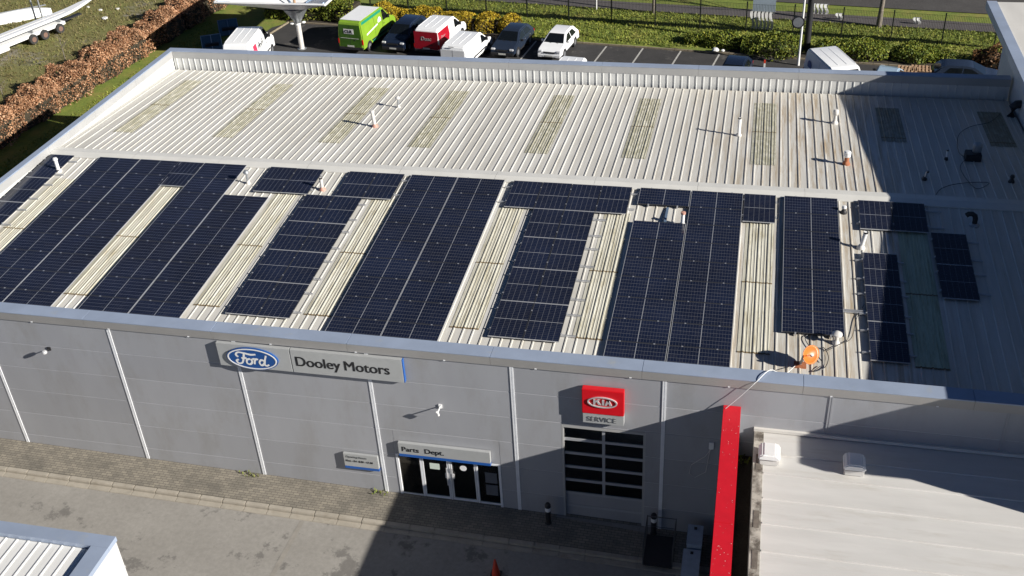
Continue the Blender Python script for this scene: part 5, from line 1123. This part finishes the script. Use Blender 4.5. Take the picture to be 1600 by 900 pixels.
for y in (-6.5, -3, .2, 2.9): MB().box(-1.85, -.15, y-.05, y+.05, .80, 1.02).obj('cross_bolster', MT['zinc'], TR)
for y in (-2.4, 2.0):
    for x in (-1.85, -.95): MB().box(x-.05, x+.05, y-.05, y+.05, .80, 2.9).obj('upright', MT['zinc'], TR)
MB().box(-1.0, -.6, 3.3, 5.4, .58, .68).obj('drawbar', MT['black'], TR)
# long white hull resting on the bolsters
HB = thing('white_hull', 'long narrow white boat hull tapering to a point on top of the trailer', 'boat', (w1.x, w1.y, 1.0), math.atan2(-dv.x, dv.y))
hb = MB(); K = 26; prof = [(-1, .55), (-.85, .15), (-.4, 0), (.4, 0), (.85, .15), (1, .55)]
for i in range(K+1):
    t = i/K; y = -9.5+17.0*t; wd = .52*(math.sin(min(1, t*1.6+.25)*math.pi/2))*(1 if t < .72 else max(.03, 1-((t-.72)/.28)**1.6)); zb = .02+(.55*((t-.75)/.25)**2 if t > .75 else 0)
    for x, z in prof: hb.v.append((-.55+x*wd, y, zb+.58*z*(1 if t < .9 else .8)))
for i in range(K):
    for j in range(5): hb.f.append((i*6+j, i*6+j+1, (i+1)*6+j+1, (i+1)*6+j)); hb.m.append(0)
    hb.f.append((i*6+5, i*6, (i+1)*6, (i+1)*6+5)); hb.m.append(0)
hb.f += [tuple(range(6)), tuple(K*6+j for j in range(6))]; hb.m += [0, 0]
hb.obj('hull', MT['vanwhite'], HB, smooth=True); MB().box(-.60, -.50, -9, 5.2, .335, .36).obj('keel_strip', MT['pvc'], HB)
PO = thing('spar_bundle', 'yellow and grey spars laid along the trailer beside the hull', 'spars', (w1.x, w1.y, 1.0), math.atan2(-dv.x, dv.y))
MB().tube([(-1.62, -7, .04), (-1.62, 3.1, .04)], .05, 8).obj('yellow_spar', MT['yellowpole'], PO); MB().tube([(-1.35, -7, .04), (-1.35, 2.5, .04)], .05, 8).obj('grey_spar', MT['zinc'], PO); MB().tube([(-1.2, -6, .05), (-1.2, 2.2, .05)], .06, 8).obj('dark_spar', MT['black'], PO)
p = onz(28, 22, .4); H2 = thing('dinghy', 'second small white upturned hull lying behind the trailer', 'boat', (p.x, p.y, -.02), math.radians(-50))
hb = MB(); K = 14
for i in range(K+1):
    t = i/K; y = -2.6+5.2*t; wd = .75*math.sin(math.pi*(.12+.8*t))**.7
    for j in range(9): q = math.pi*j/8; hb.v.append((wd*math.cos(q), y, .75*math.sin(q)*(wd/.75)**.6))
for i in range(K):
    for j in range(8): hb.f.append((i*9+j, i*9+j+1, (i+1)*9+j+1, (i+1)*9+j)); hb.m.append(0)
hb.f += [tuple(range(9)), tuple(K*9+j for j in range(9))]; hb.m += [0, 0]; hb.obj('hull', MT['vanwhite'], H2, smooth=True); MB().box(-.03, .03, -2.3, 2.3, .70, .80).obj('keel', MT['zinc'], H2)
